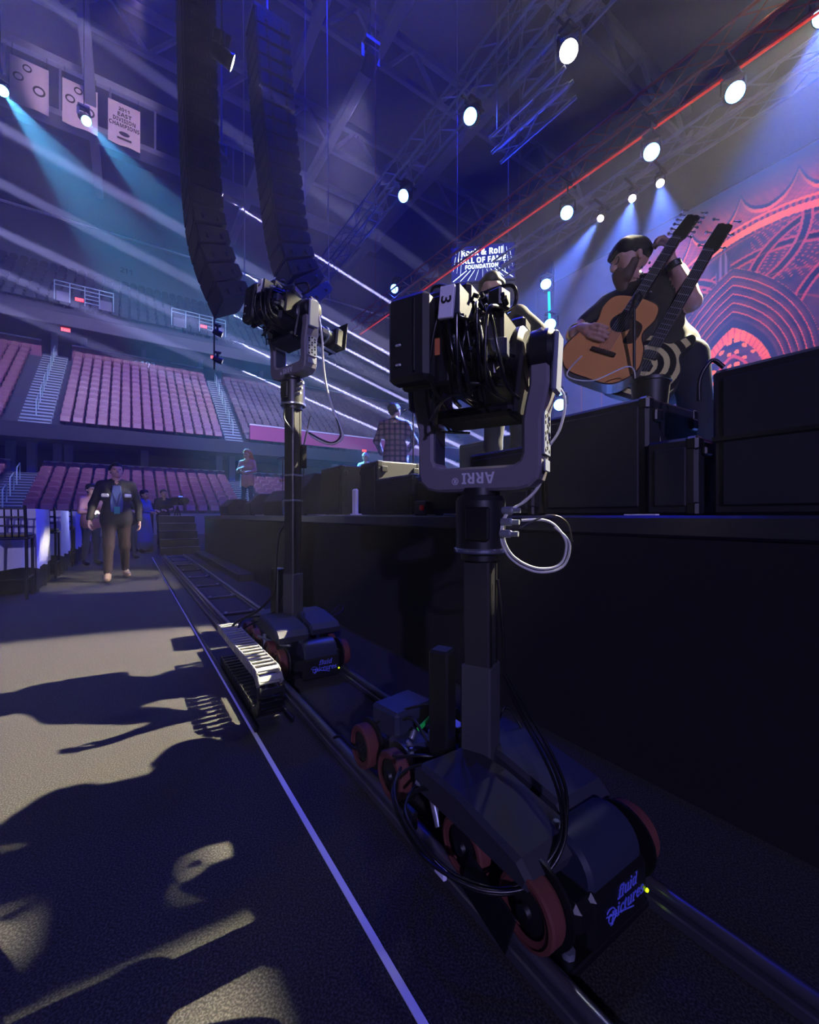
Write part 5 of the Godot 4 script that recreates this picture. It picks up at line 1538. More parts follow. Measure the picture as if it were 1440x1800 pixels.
func person(label: String, at: Vector3, turn: float, bones: Array, cell: float, mats: Dictionary, head: Array) -> Node3D:
	var t := thing("person", label, "person", at + Vector3(0, 0.018, 0), turn)
	var sets := {"body": []}
	var hands := [[], []]
	var n := 0
	for q in bones:
		if q[4] == "hand":
			hands[int(n >= 17)].append([q[0], q[1], q[2], q[3], "skin"])
			n += 1
			continue
		var k: String = q[4] if q[4] in ["hair", "beard", "cap", "face"] else "body"
		if not sets.has(k): sets[k] = []
		sets[k].append([q[0], q[1], q[2], q[3], "skin" if k == "face" else q[4]])
	# head and hands are meshed on finer grids of their own and added to the body's skin
	var fine := [blob(sets.face, cell * 0.5, 130.0)]
	for h in hands:
		if h.size(): fine.append(blob(h, maxf(0.0038, cell * 0.35), 260.0))
	sets.erase("face")
	for k in sets:
		var parts := blob(sets[k], cell if k == "body" else cell * 0.55, 80.0 if k == "body" else 110.0)
		if k == "body":
			for f in fine:
				parts.skin.v.append_array(f.skin.v)
				parts.skin.n.append_array(f.skin.n)
				parts.skin.uv.append_array(f.skin.uv)
		for g in parts:
			obj("body" if g == "skin" else g, parts[g], mats[g], t)
	# eyes, mouth
	var c: Vector3 = head[0]
	var f: Vector3 = head[1].normalized()
	var x := Vector3.UP.cross(f).normalized()
	var u := f.cross(x).normalized()
	for k in [-1, 1]:
		var b := MB.new(); b.ball(c + x * k * 0.032 + u * 0.012 + f * 0.083, Vector3(0.013, 0.011, 0.011), 8); obj("eye", b, M.eye, t)
	var b2 := MB.new(); b2.box(c - u * 0.052 + f * 0.1, Vector3(0.038, 0.007, 0.008), 0.002, Basis(x, u, f)); obj("mouth", b2, M.lip, t)
	return t


func stand(hgt: float, lean := Vector3.ZERO) -> Dictionary:
	# an upright figure with arms hanging, facing +Z; index 0 is its right (-X), 1 its left
	var s := hgt / 1.78
	var J := {"pelvis": Vector3(0, 0.96, 0) * s, "chest": Vector3(0, 1.28, 0.0) * s + lean * 0.6, "neck": Vector3(0, 1.49, 0) * s + lean * 0.9, "head": Vector3(0, 1.645, 0.02) * s + lean}
	J.sh = [Vector3(-0.185, 1.43, 0) * s + lean * 0.85, Vector3(0.185, 1.43, 0) * s + lean * 0.85]
	J.el = [Vector3(-0.25, 1.14, -0.02) * s + lean * 0.5, Vector3(0.25, 1.14, -0.02) * s + lean * 0.5]
	J.wr = [Vector3(-0.26, 0.89, 0.08) * s, Vector3(0.26, 0.89, 0.08) * s]
	J.hip = [Vector3(-0.09, 0.92, 0) * s, Vector3(0.09, 0.92, 0) * s]
	J.knee = [Vector3(-0.11, 0.50, 0.02) * s, Vector3(0.11, 0.50, 0.02) * s]
	J.ankle = [Vector3(-0.12, 0.085, -0.02) * s, Vector3(0.12, 0.085, -0.02) * s]
	J.toe = [Vector3(-0.14, 0.036, 0.15) * s, Vector3(0.14, 0.036, 0.15) * s]
	return J


func outline(pts: Array, per := 5) -> PackedVector2Array:
	var p := PackedVector2Array()
	var n := pts.size()
	for i in n:
		for k in per:
			p.append((pts[i] as Vector2).cubic_interpolate(pts[(i + 1) % n], pts[(i - 1 + n) % n], pts[(i + 2) % n], float(k) / per))
	return p


func guitar(called: String, label: String, at: Vector3, bs: Basis, half: Array, depth: float, length: float, front: Material, side: Material, acoustic: bool, scl := 1.0):
	# the neck runs along local +Y, the front faces local +Z, the origin is the middle of the body
	var t := thing(called, label, "guitar", at)
	t.basis = bs.scaled_local(Vector3.ONE * scl)
	var poly := outline(half)
	var b := MB.new(); b.prism(poly, depth, Transform3D(), 0.004); obj("body", b, side, t)
	b = MB.new()
	var inner: PackedVector2Array = Geometry2D.offset_polygon(poly, -0.006)[0]
	var idx := Geometry2D.triangulate_polygon(inner)
	for i in range(0, idx.size(), 3):
		var q := [inner[idx[i]], inner[idx[i + 1]], inner[idx[i + 2]]]
		if (q[1] - q[0]).cross(q[2] - q[0]) < 0: q = [q[0], q[2], q[1]]
		for k in [0, 2, 1]: b.vtx(Vector3(q[k].x, q[k].y, depth / 2 + 0.002), Vector3(0, 0, 1), q[k] / 0.56 + Vector2(0.5, 0.5))
	obj("front_panel", b, front, t)
	var zf := depth / 2 + 0.004
	if acoustic:
		b = MB.new(); b.lathe([Vector2(0.052, 0.0), Vector2(0.056, 0.003), Vector2(0.048, 0.004), Vector2(0.0, 0.003)], Transform3D(Basis(Vector3.RIGHT, PI / 2), Vector3(0, 0.09, zf - 0.003)), 24); obj("sound_hole", b, M.void, t)
		b = MB.new(); b.prism(outline([Vector2(0.03, 0.11), Vector2(0.1, 0.09), Vector2(0.11, 0.0), Vector2(0.06, -0.02), Vector2(0.055, 0.05)]), 0.002, Transform3D(Basis(), Vector3(0.0, 0.01, zf))); obj("pick_guard", b, M.dark_wood, t)
	b = MB.new(); b.box(Vector3(0, -0.09, zf + 0.004), Vector3(0.13, 0.025, 0.012), 0.004); obj("bridge", b, M.dark_wood, t)
	var y0 := 0.12 if acoustic else 0.08
	b = MB.new(); b.box(Vector3(0, (y0 + length) / 2, zf - 0.012), Vector3(0.05, length - y0, 0.03), 0.008); obj("neck", b, M.dark_wood, t)
	b = MB.new(); b.box(Vector3(0, (y0 + length) / 2, zf + 0.005), Vector3(0.052, length - y0, 0.006), 0.001); obj("fretboard", b, M.fret, t)
	for k in 14:
		var fy := length - (length - y0) * (1.0 - pow(0.5, k / 9.0)) * 1.45
		if fy < y0: break
		b = MB.new(); b.box(Vector3(0, fy, zf + 0.009), Vector3(0.05, 0.002, 0.002)); obj("fret", b, M.steel, t)
	for k in 6:
		b = MB.new(); b.tube([Vector3((k - 2.5) * 0.011, -0.09, zf + 0.012), Vector3((k - 2.5) * 0.007, length + 0.01, zf + 0.011)], 0.0009, 4, false); obj("string", b, M.steel, t)
	b = MB.new(); b.prism(PackedVector2Array([Vector2(-0.024, 0), Vector2(0.024, 0), Vector2(0.036, 0.04), Vector2(0.034, 0.19), Vector2(0.012, 0.2), Vector2(0, 0.193), Vector2(-0.012, 0.2), Vector2(-0.034, 0.19), Vector2(-0.036, 0.04)]), 0.018, Transform3D(Basis(Vector3.RIGHT, -0.2), Vector3(0, length, zf - 0.01)), 0.003); obj("headstock", b, M.black, t)
	var pegs := 6 if acoustic else 3
	for s in [-1, 1]:
		for k in pegs:
			var py := length + 0.045 + 0.145 * k / maxf(pegs - 1, 1)
			b = MB.new(); b.tube([Vector3(s * 0.03, py, zf - 0.02), Vector3(s * 0.05, py, zf - 0.02)], 0.003, 6); b.ball(Vector3(s * 0.056, py, zf - 0.02), Vector3(0.008, 0.006, 0.009), 8); obj("tuning_peg", b, M.chrome, t)
	if not acoustic:
		for y in [-0.03, 0.03]:
			b = MB.new(); b.box(Vector3(0, y, zf + 0.003), Vector3(0.08, 0.035, 0.012), 0.004); obj("pickup", b, M.black, t)
		for q in [[0.11, -0.1], [0.13, -0.15], [0.09, -0.17]]:
			b = MB.new(); b.lathe([Vector2(0.011, 0), Vector2(0.011, 0.012), Vector2(0, 0.013)], Transform3D(Basis(Vector3.RIGHT, PI / 2), Vector3(q[0], q[1], zf)), 10); obj("knob", b, M.chrome, t)
	return t


func people():
	var skin := mat("skin", Color(0.70, 0.54, 0.46), 0.5)
	mat("skin_light", Color(0.80, 0.62, 0.54), 0.5)
	mat("eye", Color(0.10, 0.08, 0.07), 0.2)
	mat("lip", Color(0.50, 0.28, 0.26), 0.5)
	mat("black_cloth", Color(0.05, 0.05, 0.06), 0.85)
	mat("denim_black", Color(0.11, 0.12, 0.14), 0.85)
	mat("hair_dark", Color(0.09, 0.06, 0.05), 0.5)
	mat("hair_blond", Color(0.72, 0.48, 0.26), 0.5)
	mat("hair_grey", Color(0.75, 0.75, 0.8), 0.6)
	mat("beard", Color(0.30, 0.22, 0.17), 0.7)
	mat("jacket", Color(0.10, 0.09, 0.12), 0.7)
	mat("tee_blue", Color(0.22, 0.28, 0.55), 0.8)
	mat("trousers_plum", Color(0.16, 0.09, 0.12), 0.8)
	mat("shoe_tan", Color(0.62, 0.52, 0.42), 0.7)
	mat("jeans", Color(0.20, 0.24, 0.34), 0.8)
	mat("dress_blue", Color(0.28, 0.38, 0.72), 0.8)
	mat("top_pink", Color(0.72, 0.50, 0.46), 0.7)
	mat("dark_wood", Color(0.16, 0.08, 0.05), 0.4)
	mat("fret", Color(0.09, 0.06, 0.06), 0.4)
	mat("chrome", Color(0.85, 0.85, 0.88), 0.15, 0.9)
	mat("spruce", Color(0.80, 0.55, 0.30), 0.4)
	mat("lanyard", Color(0.25, 0.65, 0.60), 0.5)
	mat("yellow", Color(0.80, 0.75, 0.15), 0.5)
	var plaid := mat("plaid", Color.WHITE, 0.9)
	var im := Image.create(64, 64, false, Image.FORMAT_RGB8)
	for y in 64:
		for x in 64:
			var q := int(x % 32 < 12) + int(y % 32 < 12)
			im.set_pixel(x, y, [Color(0.50, 0.36, 0.36), Color(0.26, 0.17, 0.20), Color(0.10, 0.07, 0.10)][q])
	plaid.albedo_texture = ImageTexture.create_from_image(im)
	plaid.uv1_triplanar = true
	plaid.uv1_scale = Vector3.ONE * 6.0
	var bull := mat("bullseye", Color.WHITE, 0.3)
	im = Image.create(256, 256, false, Image.FORMAT_RGB8)
	for y in 256:
		for x in 256:
			var r := Vector2(x - 128, y - 118).length() * 0.56 / 256.0
			im.set_pixel(x, y, Color(0.80, 0.76, 0.50) if fposmod(r / 0.05 + 0.35, 1.0) < 0.5 else Color(0.05, 0.05, 0.06))
	bull.albedo_texture = ImageTexture.create_from_image(im)

	# the guitarist with two guitars
	var J := {"pelvis": Vector3(-0.09, 0.98, -0.06), "chest": Vector3(-0.16, 1.25, 0.02), "neck": Vector3(-0.18, 1.45, 0.06), "head": Vector3(-0.205, 1.615, 0.09)}
	J.sh = [Vector3(-0.33, 1.37, 0.13), Vector3(-0.01, 1.475, -0.04)]
	J.el = [Vector3(-0.44, 1.17, 0.34), Vector3(0.10, 1.265, -0.02)]
	J.wr = [Vector3(-0.30, 1.125, 0.50), Vector3(0.03, 1.525, 0.07)]
	J.hip = [Vector3(-0.13, 0.93, 0), Vector3(0.09, 0.93, 0)]
	J.knee = [Vector3(-0.19, 0.50, 0.06), Vector3(0.16, 0.50, 0.03)]
	J.ankle = [Vector3(-0.22, 0.085, 0.02), Vector3(0.22, 0.085, -0.02)]
	J.toe = [Vector3(-0.27, 0.036, 0.18), Vector3(0.28, 0.036, 0.14)]
	var bones := body_bones(J, 1.22, 0.0, 0.16)
	bones.append([Vector3(-0.1, 1.05, 0.02), Vector3(-0.13, 1.16, 0.05), 0.2, 0.2, "shirt"])
	var face := Vector3(-0.55, -0.18, 0.8)
	bones.append_array(head_bones(J.head, face, Vector3.UP, 1.08, "", true, true))
	bones.append_array(hand_bones(J.wr[0], Vector3(0.8, -0.45, 0.12), Vector3(0.1, -0.1, -1), 0.32, 1.2))
	bones.append_array(hand_bones(J.wr[1], Vector3(-0.15, 0.9, 0.05), Vector3(-0.75, 0.1, 0.35), 0.8, 1.15))
	var g := person("bearded guitarist in a dark cap playing two guitars at once on stage", Vector3(2.79, 1.0, -1.26), -PI / 2, bones, 0.011, {"skin": M.skin, "shirt": M.black_cloth, "trousers": M.denim_black, "shoe": M.black, "beard": M.beard, "cap": M.black_cloth}, [J.head, face])
	var b := MB.new(); b.lathe([Vector2(0.052, -0.02), Vector2(0.056, -0.015), Vector2(0.056, 0.015), Vector2(0.052, 0.02)], Transform3D(Basis(Quaternion(Vector3.UP, (J.el[0] - J.wr[0] as Vector3).normalized())), (J.el[0] as Vector3).lerp(J.wr[0], 0.35)), 18); obj("arm_band", b, M.yellow, g)
	b = MB.new(); b.lathe([Vector2(0.036, -0.02), Vector2(0.042, -0.015), Vector2(0.042, 0.015), Vector2(0.036, 0.02)], Transform3D(Basis(Quaternion(Vector3.UP, (J.el[1] - J.wr[1] as Vector3).normalized())), (J.el[1] as Vector3).lerp(J.wr[1], 0.86)), 18); obj("wrist_band", b, M.black, g)
	for k in 2:
		for i in 6:
			b = MB.new(); b.ball(Vector3(-0.04 - 0.05 * k, 1.50 - 0.035 * i, 0.185 - 0.01 * k - 0.002 * i), Vector3(0.008, 0.008, 0.006), 8); obj("stud", b, M.chrome, g)
	var xf := face.normalized()
	var xs := Vector3.UP.cross(xf).normalized()
	for k in [-1, 1]:
		b = MB.new()
		var pts := []
		for i in 13: pts.append((J.head as Vector3) + xf * 0.108 + xs * (k * 0.036 + 0.026 * cos(TAU * i / 12.0)) + Vector3(0, 0.012 + 0.02 * sin(TAU * i / 12.0), 0))
		b.tube(pts, 0.0025, 5, false); obj("spectacle_rim", b, M.black, g)
	# the instruments hang in front of him, turned to the hall
	var n := Vector3(-0.88, 0.12, 0.45)
	var u := Vector3(0.45, 0.84, 0.30).normalized()
	n = (n - u * n.dot(u)).normalized()
	guitar("acoustic_guitar", "pale wood acoustic guitar held high across the guitarist's chest", Vector3(2.385, 2.02, -1.405), Basis(u.cross(n), u, n), [Vector2(0, -0.25), Vector2(0.13, -0.235), Vector2(0.2, -0.13), Vector2(0.175, -0.02), Vector2(0.125, 0.06), Vector2(0.14, 0.15), Vector2(0.11, 0.23), Vector2(0, 0.25), Vector2(-0.11, 0.23), Vector2(-0.14, 0.15), Vector2(-0.125, 0.06), Vector2(-0.175, -0.02), Vector2(-0.2, -0.13), Vector2(-0.13, -0.235)], 0.09, 0.60, M.spruce, M.dark_wood, true, 1.13)
	n = Vector3(-0.88, 0.10, 0.45)
	u = Vector3(0.40, 0.87, 0.28).normalized()
	n = (n - u * n.dot(u)).normalized()
	guitar("electric_guitar", "electric guitar with black and cream bullseye rings below the acoustic guitar", Vector3(2.56, 1.90, -1.30), Basis(u.cross(n), u, n), [Vector2(0, -0.2), Vector2(0.12, -0.19), Vector2(0.175, -0.1), Vector2(0.16, 0.0), Vector2(0.125, 0.07), Vector2(0.15, 0.15), Vector2(0.12, 0.18), Vector2(0.06, 0.12), Vector2(0.0, 0.13), Vector2(-0.08, 0.2), Vector2(-0.14, 0.17), Vector2(-0.125, 0.07), Vector2(-0.165, 0.0), Vector2(-0.175, -0.1), Vector2(-0.12, -0.19)], 0.045, 0.60, M.bullseye, M.black, false, 1.22)
	b = MB.new(); b.tube(spline([Vector3(2.08, 1.88, -1.40), Vector3(2.03, 1.78, -1.46), Vector3(2.12, 1.74, -1.36), Vector3(2.24, 1.80, -1.22), Vector3(2.27, 1.68, -1.20), Vector3(2.38, 1.58, -1.20)]), 0.004, 6)
	tag(obj("guitar_cable", b, M.cable_white), "thin pale cable looping under the acoustic guitar", "cable")

	# the dark haired musician behind the near camera head
	J = stand(1.88, Vector3(-0.06, -0.04, 0.14))
	J.el[0] = Vector3(-0.35, 1.19, 0.16); J.wr[0] = Vector3(-0.12, 1.08, 0.35)
	J.el[1] = Vector3(0.37, 1.22, 0.10); J.wr[1] = Vector3(0.30, 1.12, 0.36)
	bones = body_bones(J, 1.08, 0.0, 0.06)
	face = Vector3(0.5, -0.35, 0.8)
	bones.append_array(head_bones(J.head, face, Vector3.UP, 1.05, "short", true, false))
	bones.append_array(hand_bones(J.wr[0], Vector3(0.5, -0.1, 0.3), Vector3(0, -0.2, -1), 0.5))
	bones.append_array(hand_bones(J.wr[1], Vector3(0.1, 0.2, 0.6), Vector3(-0.8, 0.3, 0), 0.6))
	var q := person("dark haired musician in a black T-shirt with a pale print behind the near camera", Vector3(2.49, 1.0, -2.33), -1.25, bones, 0.014, {"skin": M.skin, "shirt": M.black_cloth, "trousers": M.denim_black, "shoe": M.black, "beard": M.hair_dark, "hair": M.hair_dark}, [J.head, face])
	for k in 7:
		var a0 := 0.25 + k * 0.40
		b = MB.new(); b.prism(PackedVector2Array([Vector2(0.085 * cos(a0), 0.085 * sin(a0)), Vector2(0.15 * cos(a0), 0.15 * sin(a0)), Vector2(0.15 * cos(a0 + 0.33), 0.15 * sin(a0 + 0.33)), Vector2(0.085 * cos(a0 + 0.33), 0.085 * sin(a0 + 0.33))]), 0.012, Transform3D(Basis(), Vector3(-0.0, 1.19, 0.205))); obj("shirt_print", b, M.card, q)
	for k in 4:
		b = MB.new(); b.box(Vector3(-0.03 + 0.022 * k, 1.12, 0.212), Vector3(0.016, 0.05, 0.012), 0.004); obj("shirt_print", b, M.card, q)
	b = MB.new(); b.box(Vector3(0.0, 1.18, 0.212), Vector3(0.09, 0.05, 0.012), 0.015); obj("shirt_print", b, M.card, q)

	# the man in the plaid shirt, seen from behind
	J = stand(1.75, Vector3(0.02, 0, -0.02))
	J.el[0] = Vector3(-0.30, 1.16, 0.05); J.wr[0] = Vector3(-0.18, 1.02, 0.26)
	J.el[1] = Vector3(0.30, 1.15, 0.02); J.wr[1] = Vector3(0.22, 0.98, 0.24)
	bones = body_bones(J, 1.05, 1.0, 0.10)
	face = Vector3(-0.6, 0, 0.8)
	bones.append_array(head_bones(J.head, face, Vector3.UP, 1.0, "short", false, false))
	bones.append_array(hand_bones(J.wr[0], Vector3(0.4, -0.3, 0.5), Vector3(0, -0.3, -0.8), 0.6))
	bones.append_array(hand_bones(J.wr[1], Vector3(-0.4, 0.1, 0.4), Vector3(0, 0.3, -1), 0.6))
	person("man in a plaid shirt seen from behind playing at a microphone stand", Vector3(3.50, 1.0, -5.62), 2.6, bones, 0.02, {"skin": M.skin, "shirt": M.plaid, "trousers": M.denim_black, "shoe": M.black, "hair": M.hair_dark}, [J.head, face])

	# the woman at the far end of the stage
	J = stand(1.68)
	J.el[0] = Vector3(-0.24, 1.12, 0.04); J.wr[0] = Vector3(-0.08, 1.16, 0.22)
	J.el[1] = Vector3(0.24, 1.12, 0.04); J.wr[1] = Vector3(0.08, 1.05, 0.22)
	bones = body_bones(J, 0.82, 1.0, 0.12)
	face = Vector3(0, -0.3, 1)
	bones.append_array(head_bones(J.head, face, Vector3.UP, 0.98, "long", false, false))
	bones.append_array(hand_bones(J.wr[0], Vector3(0.5, 0.2, 0.2), Vector3(0, -0.5, -0.8), 0.4, 0.9))
	bones.append_array(hand_bones(J.wr[1], Vector3(-0.5, 0.1, 0.2), Vector3(0, 0.5, -0.8), 0.4, 0.9))
	person("woman with long fair hair and a pink top far along the stage", Vector3(2.55, 1.0, -11.3), -0.75, bones, 0.024, {"skin": M.skin_light, "shirt": M.top_pink, "trousers": M.jeans, "shoe": M.black, "hair": M.hair_blond}, [J.head, face])

	# the man who walks towards the camera
	J = stand(1.80)
	J.el = [Vector3(-0.29, 1.15, -0.04), Vector3(0.29, 1.15, -0.06)]
	J.wr = [Vector3(-0.33, 0.92, 0.06), Vector3(0.30, 0.90, 0.0)]
	J.knee = [Vector3(-0.10, 0.52, 0.10), Vector3(0.11, 0.50, -0.06)]
	J.ankle = [Vector3(-0.11, 0.09, 0.14), Vector3(0.13, 0.10, -0.28)]
	J.toe = [Vector3(-0.13, 0.036, 0.32), Vector3(0.17, 0.036, -0.12)]
	bones = body_bones(J, 1.12, 1.0, 0.06)
	face = Vector3(0.12, 0.10, 1)
	bones.append_array(head_bones(J.head, face, Vector3.UP, 1.02, "short", false, false))
	bones.append_array(hand_bones(J.wr[0], Vector3(-0.05, -0.9, 0.25), Vector3(0.8, 0, 0.2), 0.35))
	bones.append_array(hand_bones(J.wr[1], Vector3(0.05, -0.9, 0.1), Vector3(-0.8, 0, 0.2), 0.35))
	q = person("man in a dark jacket with a white chest stripe walking towards the camera", Vector3(-0.15, 0, -7.95), 0.05, bones, 0.016, {"skin": M.skin_light, "shirt": M.jacket, "trousers": M.trousers_plum, "shoe": M.shoe_tan, "hair": M.hair_dark}, [J.head, face])
	b = MB.new(); b.prism(PackedVector2Array([Vector2(-0.05, 1.44), Vector2(0.05, 1.44), Vector2(0.085, 1.2), Vector2(0.07, 0.92), Vector2(-0.07, 0.92), Vector2(-0.085, 1.2)]), 0.03, Transform3D(Basis(), Vector3(0, 0, 0.118)), 0.008); obj("t_shirt", b, M.tee_blue, q)
	for s in [-1, 1]:
		b = MB.new(); b.box(Vector3(s * 0.142, 1.285, 0.110), Vector3(0.10, 0.055, 0.04), 0.012, Basis(Vector3.UP, s * 0.35)); obj("chest_stripe", b, M.white, q)
		b = MB.new(); b.tube([Vector3(s * 0.06, 1.46, 0.07), Vector3(s * 0.045, 1.3, 0.142), Vector3(0.005, 1.12, 0.142)], 0.004, 5); obj("lanyard", b, M.black, q)
	b = MB.new(); b.box(Vector3(0.005, 1.06, 0.142), Vector3(0.075, 0.11, 0.006), 0.002); obj("badge", b, M.lanyard, q)

	# people further off on the floor and the stage
	var far := [
		["person in a long blue dress standing with a camera by the stage steps", Vector3(0.35, 0, -13.2), 0.9, 1.66, "dress_blue", "dress_blue", "hair_dark", 1.0],
		["person in dark clothes behind the walking man, bending over a tray", Vector3(0.02, 0, -11.6), 0.4, 1.70, "jacket", "jeans", "hair_dark", 1.0],
		["person in pale clothes beside the walking man, holding a bright phone", Vector3(-0.62, 0, -10.6), 0.6, 1.62, "top_pink", "jeans", "hair_dark", 1.0],
		["camera operator in black beside the black case at the stage steps", Vector3(0.88, 0, -14.6), 0.3, 1.78, "black_cloth", "black_cloth", "hair_dark", 1.0],
		["grey haired person far back on the stage in the haze", Vector3(5.6, 1.0, -10.6), -0.9, 1.76, "white", "jeans", "hair_grey", 1.0],
		["small shadowy musician far upstage beside the lowest blue lamp", Vector3(6.05, 1.0, -5.2), -1.0, 1.15, "black_cloth", "black_cloth", "hair_dark", 1.0],
	]
	for w in far:
		J = stand(w[3])
		J.el[0] += Vector3(0, 0.02, 0.08); J.wr[0] = (J.el[0] as Vector3) + Vector3(0.12, -0.02, 0.2)
		J.el[1] += Vector3(0, 0.02, 0.06); J.wr[1] = (J.el[1] as Vector3) + Vector3(-0.10, 0.02, 0.2)
		bones = body_bones(J, 0.95, w[7], 0.3 if w[4] == "dress_blue" else 0.08)
		if w[4] == "dress_blue":
			bones.append([Vector3(0, 0.85, 0), Vector3(0, 0.30, 0), 0.16, 0.24, "shirt"])
		face = Vector3(0, -0.1, 1)
		bones.append_array(head_bones(J.head, face, Vector3.UP, 1.0, "short", false, false))
		for k in 2: bones.append_array(hand_bones(J.wr[k], Vector3(0.3 - 0.6 * k, 0, 0.7), Vector3(0, -1, 0), 0.4))
		var mm := {"skin": M.skin, "shirt": M[w[4]], "trousers": M[w[5]], "shoe": M.black, "hair": M[w[6]]}
		person(w[0], w[1], w[2], bones, 0.026, mm, [J.head, face])


# ---------------------------------------------------------------- tables on the hall floor

func tables():
	mat("cloth", Color(0.90, 0.90, 0.93), 0.8)
	mat("under_cloth", Color(0.03, 0.03, 0.04), 0.9)
	mat("cushion", Color(0.55, 0.52, 0.25), 0.8)
	var spots := [[-1.55, -7.75, "nearest the left edge"], [-1.50, -9.7, "second from the left edge"], [-1.45, -11.5, "third from the left edge"], [-1.40, -13.3, "fourth from the left edge"]]
	var ord := ["first", "second", "third", "fourth"]
	for i in 4:
		var w := 1.1
		var t := thing("high_table", "high table under a long white cloth over a black one, " + spots[i][2], "table", Vector3(spots[i][0], 0, spots[i][1]), 0.0, "high tables along the aisle")
		var b := MB.new(); b.box(Vector3(0, 1.06, 0), Vector3(w, 0.04, w), 0.01); obj("table_top", b, M.white, t)
		for s in [[-1, -1], [1, -1], [-1, 1], [1, 1]]:
			b = MB.new(); b.box(Vector3(s[0] * w * 0.4, 0.52, s[1] * w * 0.4), Vector3(0.05, 1.04, 0.05)); obj("leg", b, M.black, t)
		for layer in 2:
			b = MB.new()
			var n := 14
			var top := 1.085 if layer == 0 else 1.045
			var bot := 0.32 if layer == 0 else 0.02
			var hw := w / 2 + (0.012 if layer == 0 else 0.006)
			var ring := []
			for side in 4:
				for k in n:
					var u := -1.0 + 2.0 * k / n
					ring.append([[u, -1.0], [1.0, u], [-u, 1.0], [-1.0, -u]][side])
			for k in ring.size():
				var a: Array = ring[k]
				var c: Array = ring[(k + 1) % ring.size()]
				var fa := 0.012 * sin(k * 1.7 + i)
				var fc := 0.012 * sin((k + 1) % ring.size() * 1.7 + i)
				var A := Vector3(a[0] * hw, top, a[1] * hw)
				var C := Vector3(c[0] * hw, top, c[1] * hw)
				var A2 := Vector3(a[0] * (hw + 0.02 + fa), bot + 0.02 * sin(k * 0.9), a[1] * (hw + 0.02 + fa))
				var C2 := Vector3(c[0] * (hw + 0.02 + fc), bot + 0.02 * sin((k + 1) % ring.size() * 0.9), c[1] * (hw + 0.02 + fc))
				b.quad(C2, A2, A, C)
				b.tri(Vector3(0, top + 0.001, 0), C, A)
			obj("white_cloth" if layer == 0 else "black_cloth", b, M.cloth if layer == 0 else M.under_cloth, t)
		for side in 1:
			var ch := thing("bar_chair", "black ladder back bar chair at the %s high table from the left edge" % ord[i], "chair", Vector3(spots[i][0] + (0.36 if side == 0 else 0.86), 0, spots[i][1] + (0.86 if side == 0 else 0.05)), [PI, -PI / 2][side] if i < 3 or side == 0 else -PI / 2, "ladder back chairs at the high tables")
			for s in [-1, 1]:
				b = MB.new(); b.tube([Vector3(s * 0.19, 0, -0.19), Vector3(s * 0.185, 0.72, -0.19), Vector3(s * 0.18, 1.12, -0.25)], 0.016, 8); obj("leg", b, M.black, ch)
				b = MB.new(); b.tube([Vector3(s * 0.19, 0, 0.19), Vector3(s * 0.185, 0.72, 0.18)], 0.016, 8); obj("leg", b, M.black, ch)
			b = MB.new(); b.box(Vector3(0, 0.73, 0), Vector3(0.42, 0.03, 0.42), 0.01); obj("seat", b, M.black, ch)
			b = MB.new(); b.box(Vector3(0, 0.765, 0), Vector3(0.39, 0.05, 0.39), 0.02); obj("cushion", b, M.cushion, ch)
			for k in 3:
				b = MB.new(); b.box(Vector3(0, 0.88 + 0.1 * k, -0.215 - 0.015 * k), Vector3(0.35, 0.022, 0.014), 0.004); obj("back_rail", b, M.black, ch)
			for k in 5:
				b = MB.new(); b.tube([Vector3((k - 2) * 0.06, 0.74, -0.19), Vector3((k - 2) * 0.06, 1.08, -0.245)], 0.008, 6); obj("spindle", b, M.black, ch)
			for s in [-1, 1]:
				b = MB.new(); b.tube([Vector3(s * 0.19, 0.25, -0.19), Vector3(s * 0.19, 0.25, 0.19)], 0.01, 6); obj("stretcher", b, M.black, ch)
			b = MB.new(); b.tube([Vector3(-0.19, 0.2, 0.19), Vector3(0.19, 0.2, 0.19)], 0.01, 6); obj("stretcher", b, M.black, ch)


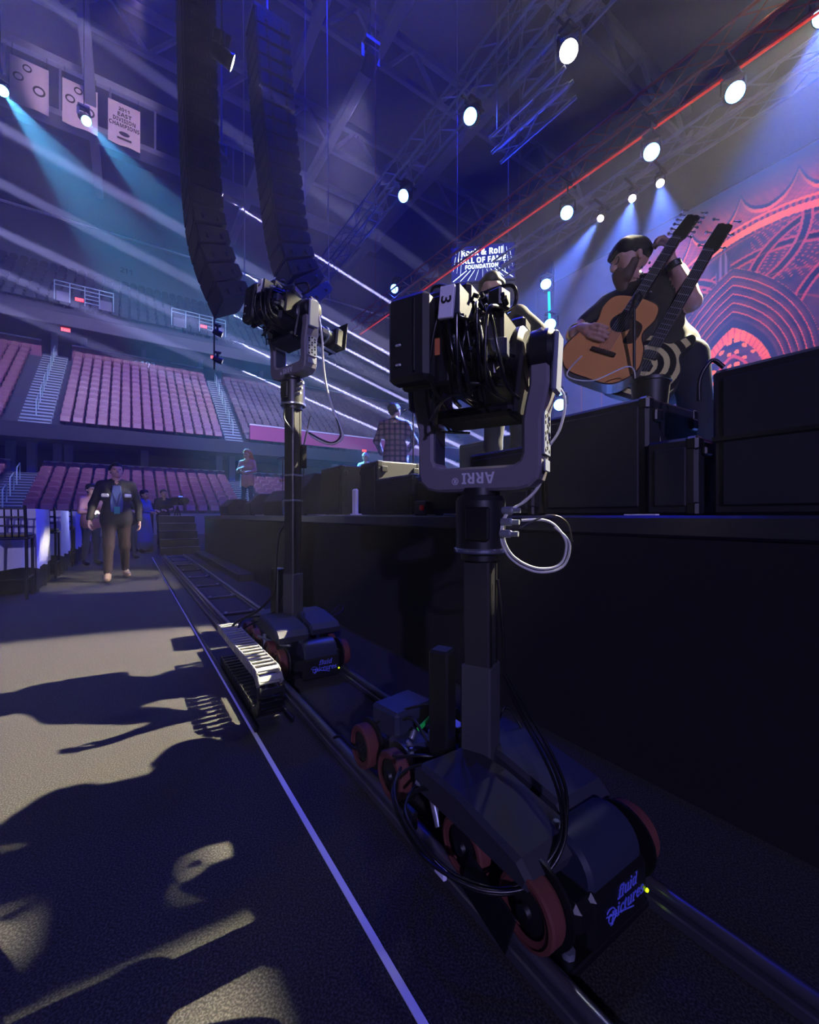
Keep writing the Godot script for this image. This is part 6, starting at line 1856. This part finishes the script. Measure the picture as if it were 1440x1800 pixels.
func small_things():
	# broadcast camera beside the stage steps
	var t := thing("video_camera", "dark video camera on a tripod by the stage steps", "camera", Vector3(1.22, 0, -14.2), 0.4)
	var b := MB.new(); b.box(Vector3(0, 1.42, 0), Vector3(0.2, 0.24, 0.4), 0.02); obj("body", b, M.black, t)
	b = MB.new(); b.lathe([Vector2(0.07, 0), Vector2(0.08, 0.2), Vector2(0.1, 0.22), Vector2(0.1, 0.26), Vector2(0, 0.26)], Transform3D(Basis(Vector3.RIGHT, PI / 2), Vector3(0, 1.42, 0.2)), 14); obj("lens", b, M.black, t)
	b = MB.new(); b.box(Vector3(0.12, 1.52, -0.05), Vector3(0.14, 0.12, 0.02), 0.004, Basis(Vector3.UP, 0.2)); obj("viewfinder_screen", b, glow("finder_screen", Color(0.3, 0.45, 1.0), 1.5), t)
	for k in 3:
		var a := TAU * k / 3.0
		b = MB.new(); b.tube([Vector3(0, 1.28, 0), Vector3(0.4 * cos(a), 0, 0.4 * sin(a))], 0.02, 6); obj("leg", b, M.black, t)
	# the bright phone behind the walking man
	t = thing("phone", "phone with a bright white light beside the walking man", "phone", Vector3(-0.52, 1.02, -10.28), 0.3)
	b = MB.new(); b.box(Vector3.ZERO, Vector3(0.075, 0.15, 0.01), 0.003); obj("case", b, M.black, t)
	b = MB.new(); b.lathe([Vector2(0, 0), Vector2(0.022, 0), Vector2(0.018, 0.006), Vector2(0, 0.008)], Transform3D(Basis(Vector3.RIGHT, PI / 2), Vector3(0.015, 0.05, 0.005)), 10); obj("torch_light", b, M.lens_white, t)
	omni("phone_torch_light", Vector3(-0.50, 1.07, -10.22), Color(0.85, 0.9, 1.0), 0.15, 0.02)
	# odds and ends by the track and on the stage edge
	t = thing("connector_box", "small black connector box with a red plug on the stage edge behind the near yoke", "box", Vector3(1.66, 1.0, -2.32))
	b = MB.new(); b.box(Vector3(0, 0.05, 0), Vector3(0.05, 0.1, 0.14), 0.008); obj("body", b, M.black, t)
	b = MB.new(); b.box(Vector3(-0.03, 0.05, 0.03), Vector3(0.02, 0.035, 0.035), 0.004); obj("red_plug", b, mat("red_plastic", Color(0.85, 0.12, 0.1), 0.4), t)
	rng.seed = 5
	for k in 3:
		var z := [-2.1, -4.6, -6.9][k] as float
		var pts := []
		for i in 7: pts.append(Vector3(1.665 + 0.03 * sin(i * 1.3 + k), 1.006, z + 0.09 * i))
		b = MB.new(); b.tube(spline(pts), 0.005, 6)
		tag(obj("stage_cable", b, M.cable_white), "pale cable lying on the stage edge " + ["behind the near camera mast", "below the larger wedge monitor", "below the wedge monitor right of the woman"][k], "cable")
